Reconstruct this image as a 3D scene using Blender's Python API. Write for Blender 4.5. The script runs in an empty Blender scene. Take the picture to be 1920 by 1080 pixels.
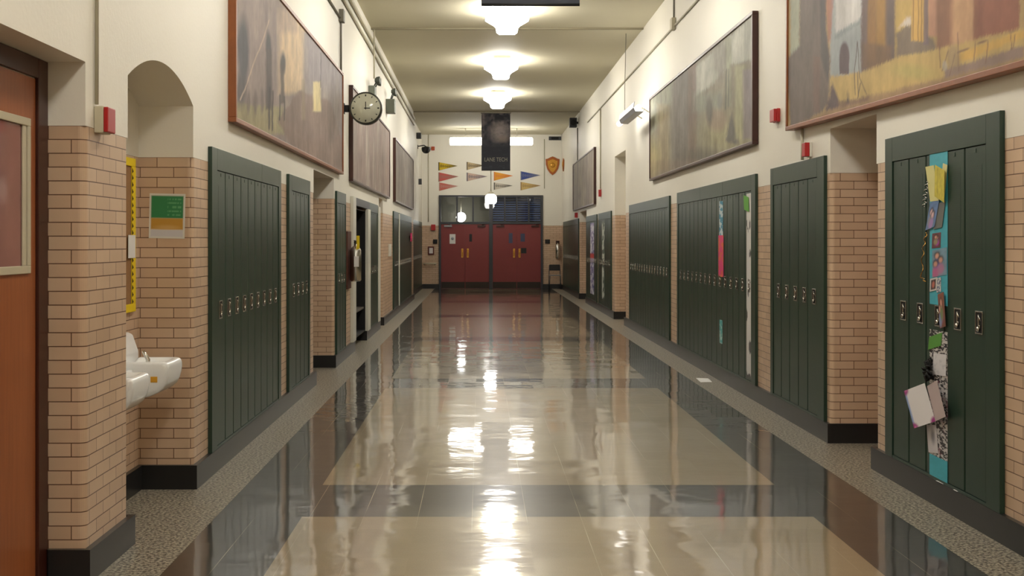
import bpy, bmesh, math, random
import numpy as np
from mathutils import Vector, Matrix
random.seed(7)
C = bpy.context.scene.collection
F, CX, CY, EYE = 2330.0, 900.0, 453.0, 1.55      # focal length in px, vanishing point, eye height
XL, XR, XL2 = -1.8, 2.7, -1.92                   # wall planes
YN, YE = -6.0, 41.0                              # hall runs from YN to YE
TILE, CEIL = 2.079, 5.08
def lin(c): 
    c = c/255.0
    return c/12.92 if c <= .04045 else ((c+.055)/1.055)**2.4
def rgb(r, g, b): return (lin(r), lin(g), lin(b), 1.0)

# ------------------------------------------------------------ materials
MATS = {}
def mat(name, color, rough=.5, metal=0, spec=.5, emit=0, ecol=None, coat=0, noise=0, nscale=20, bump=0, bscale=60):
    if name in MATS: return MATS[name]
    m = bpy.data.materials.new(name); m.use_nodes = True
    nt = m.node_tree; b = nt.nodes['Principled BSDF']
    b.inputs['Base Color'].default_value = color; b.inputs['Roughness'].default_value = rough
    b.inputs['Metallic'].default_value = metal; b.inputs['Specular IOR Level'].default_value = spec
    b.inputs['Coat Weight'].default_value = coat; b.inputs['Coat Roughness'].default_value = .08
    if emit:
        b.inputs['Emission Color'].default_value = ecol or color; b.inputs['Emission Strength'].default_value = emit
    if noise or bump:
        tc = nt.nodes.new('ShaderNodeTexCoord')
    if noise:
        n = nt.nodes.new('ShaderNodeTexNoise'); n.inputs['Scale'].default_value = nscale; n.inputs['Detail'].default_value = 5
        nt.links.new(tc.outputs['Object'], n.inputs['Vector'])
        mx = nt.nodes.new('ShaderNodeMix'); mx.data_type = 'RGBA'
        mx.inputs[6].default_value = tuple(c*(1-noise) for c in color[:3])+(1,)
        mx.inputs[7].default_value = tuple(min(1, c*(1+noise)) for c in color[:3])+(1,)
        nt.links.new(n.outputs['Fac'], mx.inputs[0]); nt.links.new(mx.outputs[2], b.inputs['Base Color'])
    if bump:
        n = nt.nodes.new('ShaderNodeTexNoise'); n.inputs['Scale'].default_value = bscale; n.inputs['Detail'].default_value = 3
        nt.links.new(tc.outputs['Object'], n.inputs['Vector'])
        bp = nt.nodes.new('ShaderNodeBump'); bp.inputs['Strength'].default_value = 1; bp.inputs['Distance'].default_value = bump
        nt.links.new(n.outputs['Fac'], bp.inputs['Height']); nt.links.new(bp.outputs['Normal'], b.inputs['Normal'])
    MATS[name] = m; return m
M_PAINT = mat('cream_paint', rgb(236,232,220), .5, noise=.035, nscale=1.3, bump=.0012, bscale=35)
M_CEIL = mat('ceiling_paint', rgb(214,208,182), .7, noise=.03, nscale=1.1, bump=.001, bscale=30)
M_BLACK = mat('black_base', rgb(34,34,34), .32, noise=.2, nscale=9)
M_GREEN = mat('locker_green', rgb(39,62,50), .34, noise=.12, nscale=6, bump=.0006, bscale=9)
M_DGREEN = mat('locker_gap', rgb(18,26,22), .6)
M_CHROME = mat('chrome', rgb(205,203,196), .22, metal=1)
M_DARK = mat('dark_plastic', rgb(24,24,26), .45)
M_BLK = mat('soft_black', rgb(10,10,10), .7)
M_WHITE = mat('white_enamel', rgb(238,240,240), .16, noise=.01)
M_WTRIM = mat('white_trim', rgb(222,220,208), .4, noise=.03)
M_BEIGE = mat('beige_metal', rgb(196,188,164), .45, noise=.03)
M_WOODF = mat('picture_frame_wood', rgb(138,78,38), .4, noise=.25, nscale=14)
M_WOODD = mat('dark_frame_wood', rgb(66,30,20), .35, noise=.2, nscale=10)
M_RED = mat('red_plastic', rgb(178,32,34), .35)
M_REDDOOR = mat('red_door_paint', rgb(134,54,54), .38, noise=.06, nscale=3)
M_STEELD = mat('dark_steel_paint', rgb(60,62,68), .4, noise=.08)
M_BRASS = mat('brass', rgb(214,160,80), .25, metal=1)
M_LIGHT = mat('lamp_diffuser', rgb(255,252,240), .4, emit=17, ecol=(1,.96,.90,1))
M_GLOBE = mat('lamp_globe', rgb(255,252,240), .4, emit=14, ecol=(1,.96,.90,1))
M_TUBE = mat('lamp_tube', rgb(255,252,240), .4, emit=4.5, ecol=(1,.96,.90,1))
M_PIPE = mat('painted_conduit', rgb(190,184,160), .5)
M_PIPED = mat('grey_conduit', rgb(120,116,104), .5)
M_ALU = mat('aluminium', rgb(150,150,155), .35, metal=.8)
M_YEL = mat('yellow_trim', rgb(235,205,20), .5, noise=.1, nscale=30)
M_PAPER = mat('white_paper', rgb(228,226,224), .7)
M_LPAPER = mat('lilac_paper', rgb(205,190,196), .7)
M_TEAL = mat('teal_paper', rgb(58,160,180), .45, noise=.08, nscale=30)
M_CORK = mat('cork', rgb(150,110,70), .8, noise=.2, nscale=60)
M_GREY = mat('grey_plastic', rgb(128,134,138), .45)
M_COPPER = mat('aged_copper', rgb(165,92,42), .35, metal=.4, noise=.25, nscale=8)

def node_tile():
    m = bpy.data.materials.new('glazed_brick'); m.use_nodes = True; nt = m.node_tree; b = nt.nodes['Principled BSDF']
    uv = nt.nodes.new('ShaderNodeUVMap'); br = nt.nodes.new('ShaderNodeTexBrick')
    br.offset = .5; br.inputs['Scale'].default_value = 1
    br.inputs['Brick Width'].default_value = .21; br.inputs['Row Height'].default_value = .063
    br.inputs['Mortar Size'].default_value = .0024; br.inputs['Mortar Smooth'].default_value = .15; br.inputs['Bias'].default_value = -.1
    br.inputs['Color1'].default_value = rgb(216,188,160); br.inputs['Color2'].default_value = rgb(204,174,146)
    br.inputs['Mortar'].default_value = rgb(112,78,58)
    nt.links.new(uv.outputs['UV'], br.inputs['Vector'])
    n = nt.nodes.new('ShaderNodeTexNoise'); n.inputs['Scale'].default_value = 2.2; n.inputs['Detail'].default_value = 6
    nt.links.new(uv.outputs['UV'], n.inputs['Vector'])
    mx = nt.nodes.new('ShaderNodeMix'); mx.data_type = 'RGBA'; mx.blend_type = 'MULTIPLY'; mx.inputs[0].default_value = .35
    cr = nt.nodes.new('ShaderNodeValToRGB'); cr.color_ramp.elements[0].color = (.7,.66,.6,1); cr.color_ramp.elements[1].color = (1,1,1,1)
    cr.color_ramp.elements[0].position = .3; cr.color_ramp.elements[1].position = .6
    nt.links.new(n.outputs['Fac'], cr.inputs['Fac']); nt.links.new(br.outputs['Color'], mx.inputs[6]); nt.links.new(cr.outputs['Color'], mx.inputs[7])
    nt.links.new(mx.outputs[2], b.inputs['Base Color']); b.inputs['Roughness'].default_value = .36
    bp = nt.nodes.new('ShaderNodeBump'); bp.invert = True; bp.inputs['Distance'].default_value = .002
    nt.links.new(br.outputs['Fac'], bp.inputs['Height']); nt.links.new(bp.outputs['Normal'], b.inputs['Normal'])
    return m
M_TILE = node_tile()

def node_floor(name, c1, c2, speck, terr=False):
    m = bpy.data.materials.new(name); m.use_nodes = True; nt = m.node_tree; b = nt.nodes['Principled BSDF']
    L = nt.links.new; tc = nt.nodes.new('ShaderNodeTexCoord')
    base = nt.nodes.new('ShaderNodeMix'); base.data_type = 'RGBA'
    if terr:
        v = nt.nodes.new('ShaderNodeTexNoise'); v.inputs['Scale'].default_value = 60; v.inputs['Detail'].default_value = 3; L(tc.outputs['Object'], v.inputs['Vector'])
        cr = nt.nodes.new('ShaderNodeValToRGB'); cr.color_ramp.elements[0].position = .44; cr.color_ramp.elements[1].position = .56
        L(v.outputs['Fac'], cr.inputs['Fac']); L(cr.outputs['Color'], base.inputs[0])
    else:
        mp = nt.nodes.new('ShaderNodeVectorMath'); mp.operation = 'MULTIPLY_ADD'
        mp.inputs[1].default_value = (1/.305, 1/.305, 0); mp.inputs[2].default_value = (.15, .04, 0); L(tc.outputs['Object'], mp.inputs[0])
        fl = nt.nodes.new('ShaderNodeVectorMath'); fl.operation = 'FLOOR'; L(mp.outputs[0], fl.inputs[0])
        wn = nt.nodes.new('ShaderNodeTexWhiteNoise'); wn.noise_dimensions = '2D'; L(fl.outputs[0], wn.inputs['Vector'])
        L(wn.outputs['Value'], base.inputs[0])
    base.inputs[6].default_value = c1; base.inputs[7].default_value = c2
    out = base.outputs[2]
    n = nt.nodes.new('ShaderNodeTexNoise'); n.inputs['Scale'].default_value = 150; n.inputs['Detail'].default_value = 2; L(tc.outputs['Object'], n.inputs['Vector'])
    ml = nt.nodes.new('ShaderNodeMix'); ml.data_type = 'RGBA'; ml.blend_type = 'MULTIPLY'; ml.inputs[0].default_value = speck
    L(out, ml.inputs[6]); L(n.outputs['Color'], ml.inputs[7])
    cr2 = nt.nodes.new('ShaderNodeValToRGB'); cr2.color_ramp.elements[0].color = (.35,.35,.35,1); cr2.color_ramp.elements[0].position = .3; cr2.color_ramp.elements[1].position = .6
    L(n.outputs['Fac'], cr2.inputs['Fac']); L(cr2.outputs['Color'], ml.inputs[7])
    out = ml.outputs[2]
    if not terr:   # thin pale seams between tiles
        fr = nt.nodes.new('ShaderNodeVectorMath'); fr.operation = 'FRACTION'; L(mp.outputs[0], fr.inputs[0])
        sx = nt.nodes.new('ShaderNodeSeparateXYZ'); L(fr.outputs[0], sx.inputs[0])
        lt = nt.nodes.new('ShaderNodeMath'); lt.operation = 'LESS_THAN'; lt.inputs[1].default_value = .012; L(sx.outputs['X'], lt.inputs[0])
        n3 = nt.nodes.new('ShaderNodeTexNoise'); n3.inputs['Scale'].default_value = .9; L(tc.outputs['Object'], n3.inputs['Vector'])
        mm = nt.nodes.new('ShaderNodeMath'); mm.operation = 'MULTIPLY'; mr3 = nt.nodes.new('ShaderNodeMapRange'); mr3.inputs['From Min'].default_value = .45; mr3.inputs['From Max'].default_value = .7; L(n3.outputs['Fac'], mr3.inputs['Value']); L(lt.outputs[0], mm.inputs[0]); L(mr3.outputs[0], mm.inputs[1])
        sm = nt.nodes.new('ShaderNodeMix'); sm.data_type = 'RGBA'; L(mm.outputs[0], sm.inputs[0]); L(out, sm.inputs[6]); sm.inputs[7].default_value = rgb(205,195,170)
        out = sm.outputs[2]
    L(out, b.inputs['Base Color'])
    b.inputs['Roughness'].default_value = .4 if terr else .3
    if not terr:
        b.inputs['Coat Weight'].default_value = 1; b.inputs['Coat IOR'].default_value = 1.42; b.inputs['Specular IOR Level'].default_value = .25
        # wax coat: smooth, with a scuffed unevenness
        n4 = nt.nodes.new('ShaderNodeTexNoise'); n4.inputs['Scale'].default_value = 3; n4.inputs['Detail'].default_value = 4; L(tc.outputs['Object'], n4.inputs['Vector'])
        mr = nt.nodes.new('ShaderNodeMapRange'); mr.inputs['To Min'].default_value = .02; mr.inputs['To Max'].default_value = .09; L(n4.outputs['Fac'], mr.inputs['Value']); L(mr.outputs[0], b.inputs['Coat Roughness'])
        n2 = nt.nodes.new('ShaderNodeTexNoise'); n2.inputs['Scale'].default_value = 2.6; n2.inputs['Detail'].default_value = 3; n2.inputs['Roughness'].default_value = .55
        L(tc.outputs['Object'], n2.inputs['Vector'])
        bp = nt.nodes.new('ShaderNodeBump'); bp.inputs['Strength'].default_value = 1; bp.inputs['Distance'].default_value = .0030
        L(n2.outputs['Fac'], bp.inputs['Height'])
        # every tile lies a hair out of level
        sb = nt.nodes.new('ShaderNodeVectorMath'); sb.operation = 'SUBTRACT'; sb.inputs[1].default_value = (.5,.5,.5); L(wn.outputs['Color'], sb.inputs[0])
        sc = nt.nodes.new('ShaderNodeVectorMath'); sc.operation = 'MULTIPLY'; sc.inputs[1].default_value = (.012,.012,0); L(sb.outputs[0], sc.inputs[0])
        ad = nt.nodes.new('ShaderNodeVectorMath'); ad.operation = 'ADD'; L(bp.outputs['Normal'], ad.inputs[0]); L(sc.outputs[0], ad.inputs[1])
        nm = nt.nodes.new('ShaderNodeVectorMath'); nm.operation = 'NORMALIZE'; L(ad.outputs[0], nm.inputs[0]); L(nm.outputs[0], b.inputs['Coat Normal'])
    return m
M_TAN = node_floor('tan_floor_tile', rgb(154,138,111), rgb(146,130,103), .25)
M_DTILE = node_floor('dark_floor_tile', rgb(44,40,37), rgb(37,34,32), .35)
M_TERR = node_floor('terrazzo_border', rgb(86,80,70), rgb(168,160,142), .5, True)

def node_vent():   # perforated upper field of a locker door
    m = M_GREEN.copy(); m.name = 'locker_green_perforated'; nt = m.node_tree; b = nt.nodes['Principled BSDF']; L = nt.links.new
    tc = nt.nodes.new('ShaderNodeTexCoord'); s = nt.nodes.new('ShaderNodeSeparateXYZ'); L(tc.outputs['Object'], s.inputs[0])
    def wave(sock, per):
        a = nt.nodes.new('ShaderNodeMath'); a.operation = 'MULTIPLY'; a.inputs[1].default_value = 2*math.pi/per; L(sock, a.inputs[0])
        c = nt.nodes.new('ShaderNodeMath'); c.operation = 'SINE'; L(a.outputs[0], c.inputs[0]); return c.outputs[0]
    p = nt.nodes.new('ShaderNodeMath'); p.operation = 'MULTIPLY'; L(wave(s.outputs['Y'], .024), p.inputs[0]); L(wave(s.outputs['Z'], .024), p.inputs[1])
    g = nt.nodes.new('ShaderNodeMath'); g.operation = 'GREATER_THAN'; g.inputs[1].default_value = .55; L(p.outputs[0], g.inputs[0])
    src = b.inputs['Base Color'].links[0].from_socket
    mx = nt.nodes.new('ShaderNodeMix'); mx.data_type = 'RGBA'; L(g.outputs[0], mx.inputs[0]); L(src, mx.inputs[6]); mx.inputs[7].default_value = rgb(26,38,32)
    L(mx.outputs[2], b.inputs['Base Color']); return m
M_VENT = node_vent()

def node_wood(name, c1, c2, sc):
    m = bpy.data.materials.new(name); m.use_nodes = True; nt = m.node_tree; b = nt.nodes['Principled BSDF']; L = nt.links.new
    tc = nt.nodes.new('ShaderNodeTexCoord'); mp = nt.nodes.new('ShaderNodeMapping'); mp.inputs['Scale'].default_value = sc; L(tc.outputs['Object'], mp.inputs[0])
    n = nt.nodes.new('ShaderNodeTexNoise'); n.inputs['Scale'].default_value = 6; n.inputs['Detail'].default_value = 8; L(mp.outputs[0], n.inputs['Vector'])
    mx = nt.nodes.new('ShaderNodeMix'); mx.data_type = 'RGBA'; mx.inputs[6].default_value = c1; mx.inputs[7].default_value = c2
    L(n.outputs['Fac'], mx.inputs[0]); L(mx.outputs[2], b.inputs['Base Color']); b.inputs['Roughness'].default_value = .35; return m
M_DOORW = node_wood('door_wood', rgb(138,76,42), rgb(172,102,60), (8,8,.5))

def node_vcol(name, rough, coat=0):
    m = bpy.data.materials.new(name); m.use_nodes = True; nt = m.node_tree; b = nt.nodes['Principled BSDF']
    a = nt.nodes.new('ShaderNodeAttribute'); a.attribute_name = 'paint'
    nt.links.new(a.outputs['Color'], b.inputs['Base Color']); b.inputs['Roughness'].default_value = rough
    b.inputs['Coat Weight'].default_value = coat; b.inputs['Coat Roughness'].default_value = .2
    return m
M_CANVAS = node_vcol('oil_canvas', .6, 0)
M_PRINT = node_vcol('printed_sheet', .5)
M_CLOTH = node_vcol('printed_cloth', .8)

def node_glass():
    m = bpy.data.materials.new('window_glass'); m.use_nodes = True; nt = m.node_tree
    for n in list(nt.nodes):
        if n.type == 'BSDF_PRINCIPLED': nt.nodes.remove(n)
    o = nt.nodes['Material Output']; tr = nt.nodes.new('ShaderNodeBsdfTransparent'); tr.inputs[0].default_value = (.85,.87,.88,1)
    gl = nt.nodes.new('ShaderNodeBsdfGlossy'); gl.inputs['Roughness'].default_value = .02
    mx = nt.nodes.new('ShaderNodeMixShader'); mx.inputs[0].default_value = .035
    nt.links.new(tr.outputs[0], mx.inputs[1]); nt.links.new(gl.outputs[0], mx.inputs[2]); nt.links.new(mx.outputs[0], o.inputs[0]); return m
M_GLASS = node_glass()

# ------------------------------------------------------------ mesh helpers
class MB:
    def __init__(s): s.bm = bmesh.new()
    def box(s, x0, x1, y0, y1, z0, z1, mi=0, bev=0, seg=2):
        t = bmesh.new(); bmesh.ops.create_cube(t, size=1)
        for v in t.verts: v.co = Vector((x0+(v.co.x+.5)*(x1-x0), y0+(v.co.y+.5)*(y1-y0), z0+(v.co.z+.5)*(z1-z0)))
        if bev: bmesh.ops.bevel(t, geom=t.edges[:], offset=bev, segments=seg, profile=.5, affect='EDGES')
        s.add(t, mi, smooth=False); return s
    def add(s, t, mi=0, smooth=False, mtx=None):
        if mtx: bmesh.ops.transform(t, matrix=mtx, verts=t.verts)
        bmesh.ops.recalc_face_normals(t, faces=t.faces)
        mp = {v: s.bm.verts.new(v.co) for v in t.verts}
        for f in t.faces:
            try:
                g = s.bm.faces.new([mp[v] for v in f.verts]); g.material_index = mi; g.smooth = smooth
            except ValueError: pass
        t.free()
    def tube(s, pts, r, n=10, mi=0, cap=True):
        pts = [Vector(p) for p in pts]; t = bmesh.new(); rings = []
        for i, p in enumerate(pts):
            d = (pts[min(i+1, len(pts)-1)]-pts[max(i-1, 0)]).normalized()
            a = d.cross(Vector((0,0,1)) if abs(d.z) < .9 else Vector((1,0,0))).normalized(); b = d.cross(a)
            rr = r[i] if isinstance(r, (list, tuple)) else r
            rings.append([t.verts.new(p+a*rr*math.cos(2*math.pi*k/n)+b*rr*math.sin(2*math.pi*k/n)) for k in range(n)])
        for A, B in zip(rings, rings[1:]):
            for k in range(n): t.faces.new((A[k], A[(k+1)%n], B[(k+1)%n], B[k]))
        if cap: t.faces.new(rings[0]); t.faces.new(rings[-1][::-1])
        s.add(t, mi, smooth=True); return s
    def lathe(s, prof, org, axis='z', n=32, mi=0):    # prof: (radius, along)
        t = bmesh.new(); rings = []
        for r, h in prof:
            ring = []
            for k in range(n):
                a = 2*math.pi*k/n; c, d = max(r, .0004)*math.cos(a), max(r, .0004)*math.sin(a)
                co = {'z': (c, d, h), 'y': (c, h, d), 'x': (h, c, d)}[axis]
                ring.append(t.verts.new(Vector(co)+Vector(org)))
            rings.append(ring)
        for A, B in zip(rings, rings[1:]):
            for k in range(n): t.faces.new((A[k], A[(k+1)%n], B[(k+1)%n], B[k]))
        t.faces.new(rings[0]); t.faces.new(rings[-1][::-1])
        s.add(t, mi, smooth=True); return s
    def prism(s, poly, vec, mi=0, bev=0):               # poly: list of 3D points, extruded by vec
        t = bmesh.new(); f = t.faces.new([t.verts.new(p) for p in poly])
        r = bmesh.ops.extrude_face_region(t, geom=[f])
        bmesh.ops.translate(t, vec=Vector(vec), verts=[e for e in r['geom'] if isinstance(e, bmesh.types.BMVert)])
        bmesh.ops.recalc_face_normals(t, faces=t.faces)
        if bev: bmesh.ops.bevel(t, geom=t.edges[:], offset=bev, segments=2, profile=.5, affect='EDGES')
        s.add(t, mi); return s
    def build(s, name, mats, parent=None, loc=None):
        me = bpy.data.meshes.new(name); s.bm.to_mesh(me); s.bm.free()
        for m in (mats if isinstance(mats, (list, tuple)) else [mats]): me.materials.append(m)
        o = bpy.data.objects.new(name, me); C.objects.link(o)
        if parent: o.parent = parent
        if loc: o.location = loc
        return o
def tag(o, label, cat, group=None, kind=None):
    o['label'] = label; o['category'] = cat
    if group: o['group'] = group
    if kind: o['kind'] = kind
    return o
def thing(name, label, cat, loc=(0,0,0), rz=0, group=None):
    o = bpy.data.objects.new(name, None); C.objects.link(o); o.location = loc; o.rotation_euler = (0,0,rz); o.empty_display_size = .1
    return tag(o, label, cat, group)
def struct(o): o['kind'] = 'structure'; return o
def recenter(o, p):     # move a mesh's origin to p (world), shape unchanged
    p = Vector(p); o.data.transform(Matrix.Translation(-p)); o.location = p; return o

# ------------------------------------------------------------ picture painting (patterns of flat pictures)
def lc(c): return np.array([lin(c[0]), lin(c[1]), lin(c[2])])
def vnoise(x, y, seed=0):
    xi, yi = np.floor(x).astype(np.int64), np.floor(y).astype(np.int64); fx, fy = x-xi, y-yi
    fx, fy = fx*fx*(3-2*fx), fy*fy*(3-2*fy)
    def h(a, b):
        n = (a*374761393+b*668265263+seed*69069) & 0x7fffffff; n = ((n ^ (n >> 13))*1274126177) & 0x7fffffff
        return ((n ^ (n >> 16)) & 0xffff)/65535.0
    return (h(xi,yi)*(1-fx)+h(xi+1,yi)*fx)*(1-fy)+(h(xi,yi+1)*(1-fx)+h(xi+1,yi+1)*fx)*fy
def fbm(x, y, seed=0, o=4):
    r, a, t = 0, .5, 0
    for k in range(o): r = r+a*vnoise(x*2**k, y*2**k, seed+k*17); t += a; a *= .5
    return r/t
class Paint:
    def __init__(s, X, Y, base): s.X, s.Y = X, Y; s.c = np.tile(lc(base), (X.size, 1))
    def mix(s, m, col, a=1.0): m = (np.clip(m, 0, 1)*a)[:, None]; s.c = s.c*(1-m)+lc(col)*m; return s
    def ell(s, cx, cy, rx, ry, col, a=1, soft=.3):
        d = np.sqrt(((s.X-cx)/rx)**2+((s.Y-cy)/ry)**2); return s.mix((1+soft-d)/(2*soft), col, a)
    def rect(s, x0, y0, x1, y1, col, a=1, soft=2.0):
        m = np.minimum(np.minimum(s.X-x0, x1-s.X), np.minimum(s.Y-y0, y1-s.Y))/soft+.5; return s.mix(m, col, a)
    def poly(s, pts, col, a=1):
        acc = np.zeros(s.X.size); n = len(pts); jit = [(0,0),(2.2,0),(-2.2,0),(0,3),(0,-3),(1.2,-1.6),(-1.2,1.6)] if s.X.max() > 5 else [(0,0)]
        br = (vnoise(s.X*1.1, s.Y*.22, 91)-.5)*5 if s.X.max() > 5 else 0     # brushy edges
        for jx, jy in jit:
            ins = np.zeros(s.X.size, bool); X, Y = s.X+jx+br*.6, s.Y+jy+br
            for i in range(n):
                (x0, y0), (x1, y1) = pts[i], pts[(i+1) % n]
                if y0 == y1: continue
                ins ^= ((y0 > Y) != (y1 > Y)) & (X < (x1-x0)*(Y-y0)/(y1-y0)+x0)
            acc += ins
        return s.mix(acc/len(jit), col, a)
    def line(s, x0, y0, x1, y1, w, col, a=1):
        dx, dy = x1-x0, y1-y0; L = dx*dx+dy*dy; t = np.clip(((s.X-x0)*dx+(s.Y-y0)*dy)/L, 0, 1)
        d = np.hypot(s.X-x0-t*dx, s.Y-y0-t*dy); return s.mix((w-d)/w*1.5, col, a)
    def grain(s, n, amt): s.c = np.clip(s.c*(1+amt*(n[:, None]-.5)*2), 0, 1); return s
def sheet(name, O, U, V, nu, nv, fn, m, thick=.004, parent=None, mask=None):
    """flat panel: O corner, U and V edge vectors; fn(P world) -> colours. Real thickness on the back."""
    O, U, V = Vector(O), Vector(U), Vector(V); N = U.cross(V).normalized()
    us = np.linspace(0, 1, nu+1); vs = np.linspace(0, 1, nv+1); gu, gv = np.meshgrid(us, vs)
    gu, gv = gu.ravel(), gv.ravel()
    W = np.array(O)+gu[:, None]*np.array(U)+gv[:, None]*np.array(V)
    col = fn(W, gu, gv)
    org = O+U*.5+V*.5 if not parent else Vector((0,0,0))
    verts = [tuple(w-np.array(org)) for w in W]; faces = []
    for j in range(nv):
        for i in range(nu):
            a = j*(nu+1)+i; faces.append((a, a+1, a+nu+2, a+nu+1))
    nb = len(verts)
    if thick:
        for q in (O, O+U, O+U+V, O+V): verts.append(tuple(q-N*thick-org))
        b = nb; faces.append((b+3, b+2, b+1, b))
        bot = list(range(nu+1)); top = [nv*(nu+1)+i for i in range(nu+1)]
        lf = [j*(nu+1) for j in range(nv+1)]; rt = [j*(nu+1)+nu for j in range(nv+1)]
        faces.append(tuple([b, b+1]+bot[::-1])); faces.append(tuple([b+2, b+3]+top)); faces.append(tuple([b+3, b]+lf)); faces.append(tuple([b+1, b+2]+rt[::-1]))
    me = bpy.data.meshes.new(name); me.from_pydata(verts, [], faces)
    at = me.color_attributes.new('paint', 'FLOAT_COLOR', 'POINT')
    full = np.ones((len(verts), 4), np.float32); full[:nb, :3] = col; full[nb:, :3] = col.mean(0)
    at.data.foreach_set('color', full.ravel()); me.materials.append(m)
    o = bpy.data.objects.new(name, me); C.objects.link(o)
    if parent: o.parent = parent
    else: o.location = org
    return o
def px(W): return CX+F*W[:,0]/W[:,1], CY-F*(W[:,2]-EYE)/W[:,1]     # picture coordinates used to sketch a painting's motif

# ------------------------------------------------------------ setting: walls
def wall(name, side, pts, lintels, arch=None):
    """pts: (x, y, ztop, round) in travel order; face normal = travel x up"""
    bm = bmesh.new(); uvl = bm.loops.layers.uv.new('UVMap')
    def quad(ps, uvs, mi, sm=False):
        f = bm.faces.new([bm.verts.new(p) for p in ps]); f.material_index = mi; f.smooth = sm
        for l, u in zip(f.loops, uvs): l[uvl].uv = u
    n = len(pts); low = []; r = .035
    for i, (x, y, zt, rd) in enumerate(pts):
        if rd and 0 < i < n-1:
            p = Vector((x, y)); a = (Vector(pts[i-1][:2])-p).normalized(); b = (Vector(pts[i+1][:2])-p).normalized()
            c = p+(a+b)*r; arc = []
            for k in range(7):
                t = k/6*math.pi/2; q = c-b*r*math.cos(t)-a*r*math.sin(t); arc.append((q.x, q.y))
            low.append(arc)
            top = bm.faces.new([bm.verts.new((x, y, TILE))]+[bm.verts.new((q[0], q[1], TILE)) for q in arc]); top.material_index = 1
        else: low.append([(x, y)])
    u = 0; prev = None
    for i in range(n):
        for k, q in enumerate(low[i]):
            if prev is not None:
                L = math.hypot(q[0]-prev[0], q[1]-prev[1])
                quad([(*prev, 0), (*q, 0), (*q, TILE), (*prev, TILE)], [(u, 0), (u+L, 0), (u+L, TILE), (u, TILE)], 0, len(low[i]) > 1 and k > 0)
                u += L
            prev = q
    for i in range(n-1):
        zt = pts[i][2]; a, b = pts[i][:2], pts[i+1][:2]; L = math.hypot(a[0]-b[0], a[1]-b[1])
        if zt > TILE: quad([(*a, TILE), (*b, TILE), (*b, zt), (*a, zt)], [(0,0),(L,0),(L,1),(0,1)], 1)
    X = XL if side == 'left' else XR
    for y0, y1, xb, zt in lintels:
        ya, yb = (y0, y1) if side == 'left' else (y1, y0)
        quad([(X, ya, zt), (X, yb, zt), (X, yb, CEIL), (X, ya, CEIL)], [(0,0)]*4, 1)
        quad([(X, ya, zt), (xb, ya, zt), (xb, yb, zt), (X, yb, zt)], [(0,0)]*4, 1)
    if arch:
        y0, y1, xb, zs, rise = arch; w = y1-y0; R = (w*w/4+rise*rise)/(2*rise); N = 24
        zz = lambda y: zs+rise-R+math.sqrt(max(0, R*R-(y-(y0+y1)/2)**2))
        for k in range(N):
            a, b = y0+w*k/N, y0+w*(k+1)/N; za, zb = zz(a), zz(b)
            quad([(X, a, za), (X, b, zb), (X, b, CEIL), (X, a, CEIL)], [(0,0)]*4, 1)
            quad([(X, a, za), (xb, a, za), (xb, b, zb), (X, b, zb)], [(0,0)]*4, 1)
            quad([(xb, a, TILE), (xb, b, TILE), (xb, b, zb), (xb, a, za)], [(0,0)]*4, 1)
    me = bpy.data.meshes.new(name); bm.to_mesh(me); bm.free(); me.materials.append(M_TILE); me.materials.append(M_PAINT)
    o = bpy.data.objects.new(name, me); C.objects.link(o); return struct(o)
def path_left(rec, step):
    pts = [(XL, YN, CEIL, 0)]
    for y0, y1, xb, zt in rec:
        pts += [(XL, y0, zt, 1), (xb, y0, zt, 0), (xb, y1, zt, 0), (XL, y1, CEIL, 1)]
    pts += [(XL, step, CEIL, 1), (XL2, step, CEIL, 0), (XL2, YE, CEIL, 0)]
    return pts
RL = [(4.58, 5.67, -1.99, 2.37), (6.35, 7.8, -2.144, 2.40), (13.44, 15.3, -2.25, 2.33), (17.62, 19.5, -2.25, 2.15), (22.1, 23.0, -2.15, 2.33)]
STEP = 33.6
pl = path_left(RL, STEP)
pl = [(x, y, (TILE if (abs(x+2.144) < 1e-6 and abs(y-6.35) < 1e-6) else zt), r) for x, y, zt, r in pl]
wall('wall_left', 'left', pl, [r for i, r in enumerate(RL) if i != 1], (6.35, 7.8, -2.144, 2.40, .165))
RR = [(8.46, 9.575, 3.2, 2.42), (23.04, 24.87, 3.06, 3.25), (31.5, 33.6, 3.06, 2.35)]
pts = [(XR, YE, CEIL, 0)]
for y0, y1, xb, zt in RR[::-1]:
    pts += [(XR, y1, zt, 1), (xb, y1, zt, 0), (xb, y0, zt, 0), (XR, y0, CEIL, 1)]
pts += [(XR, YN, CEIL, 0)]
pr = pts
wall('wall_right', 'right', pts, RR)

def baseboard(name, pts, skips):
    mb = MB(); t = .030
    P = [Vector(p[:2]) for p in pts]
    for i in range(len(P)-1):
        a, b = P[i], P[i+1]; d = (b-a).normalized(); nrm = Vector((-d.y*-1, d.x*-1)) ; nrm = Vector((d.y, -d.x))
        if any(abs(a.x-sx) < 1e-4 and abs(b.x-sx) < 1e-4 and min(a.y, b.y) >= s0-1e-4 and max(a.y, b.y) <= s1+1e-4 for sx, s0, s1 in skips): continue
        def conv(j):
            if j <= 0 or j >= len(P)-1: return 0
            e, f = (P[j]-P[j-1]).normalized(), (P[j+1]-P[j]).normalized(); cr = e.x*f.y-e.y*f.x
            return 1 if cr > 0 else -1
        ea, eb = conv(i)*t, conv(i+1)*t
        ea = t if ea > 0 else -t if ea < 0 else 0; eb = t if eb > 0 else -t if eb < 0 else 0
        # mitred prism
        A, B = a, b; A2, B2 = a+nrm*t-d*ea, b+nrm*t+d*eb
        mb.prism([(A.x, A.y, 0), (B.x, B.y, 0), (B2.x, B2.y, 0), (A2.x, A2.y, 0)], (0, 0, .15))
    return struct(mb.build(name, M_BLACK))
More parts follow.
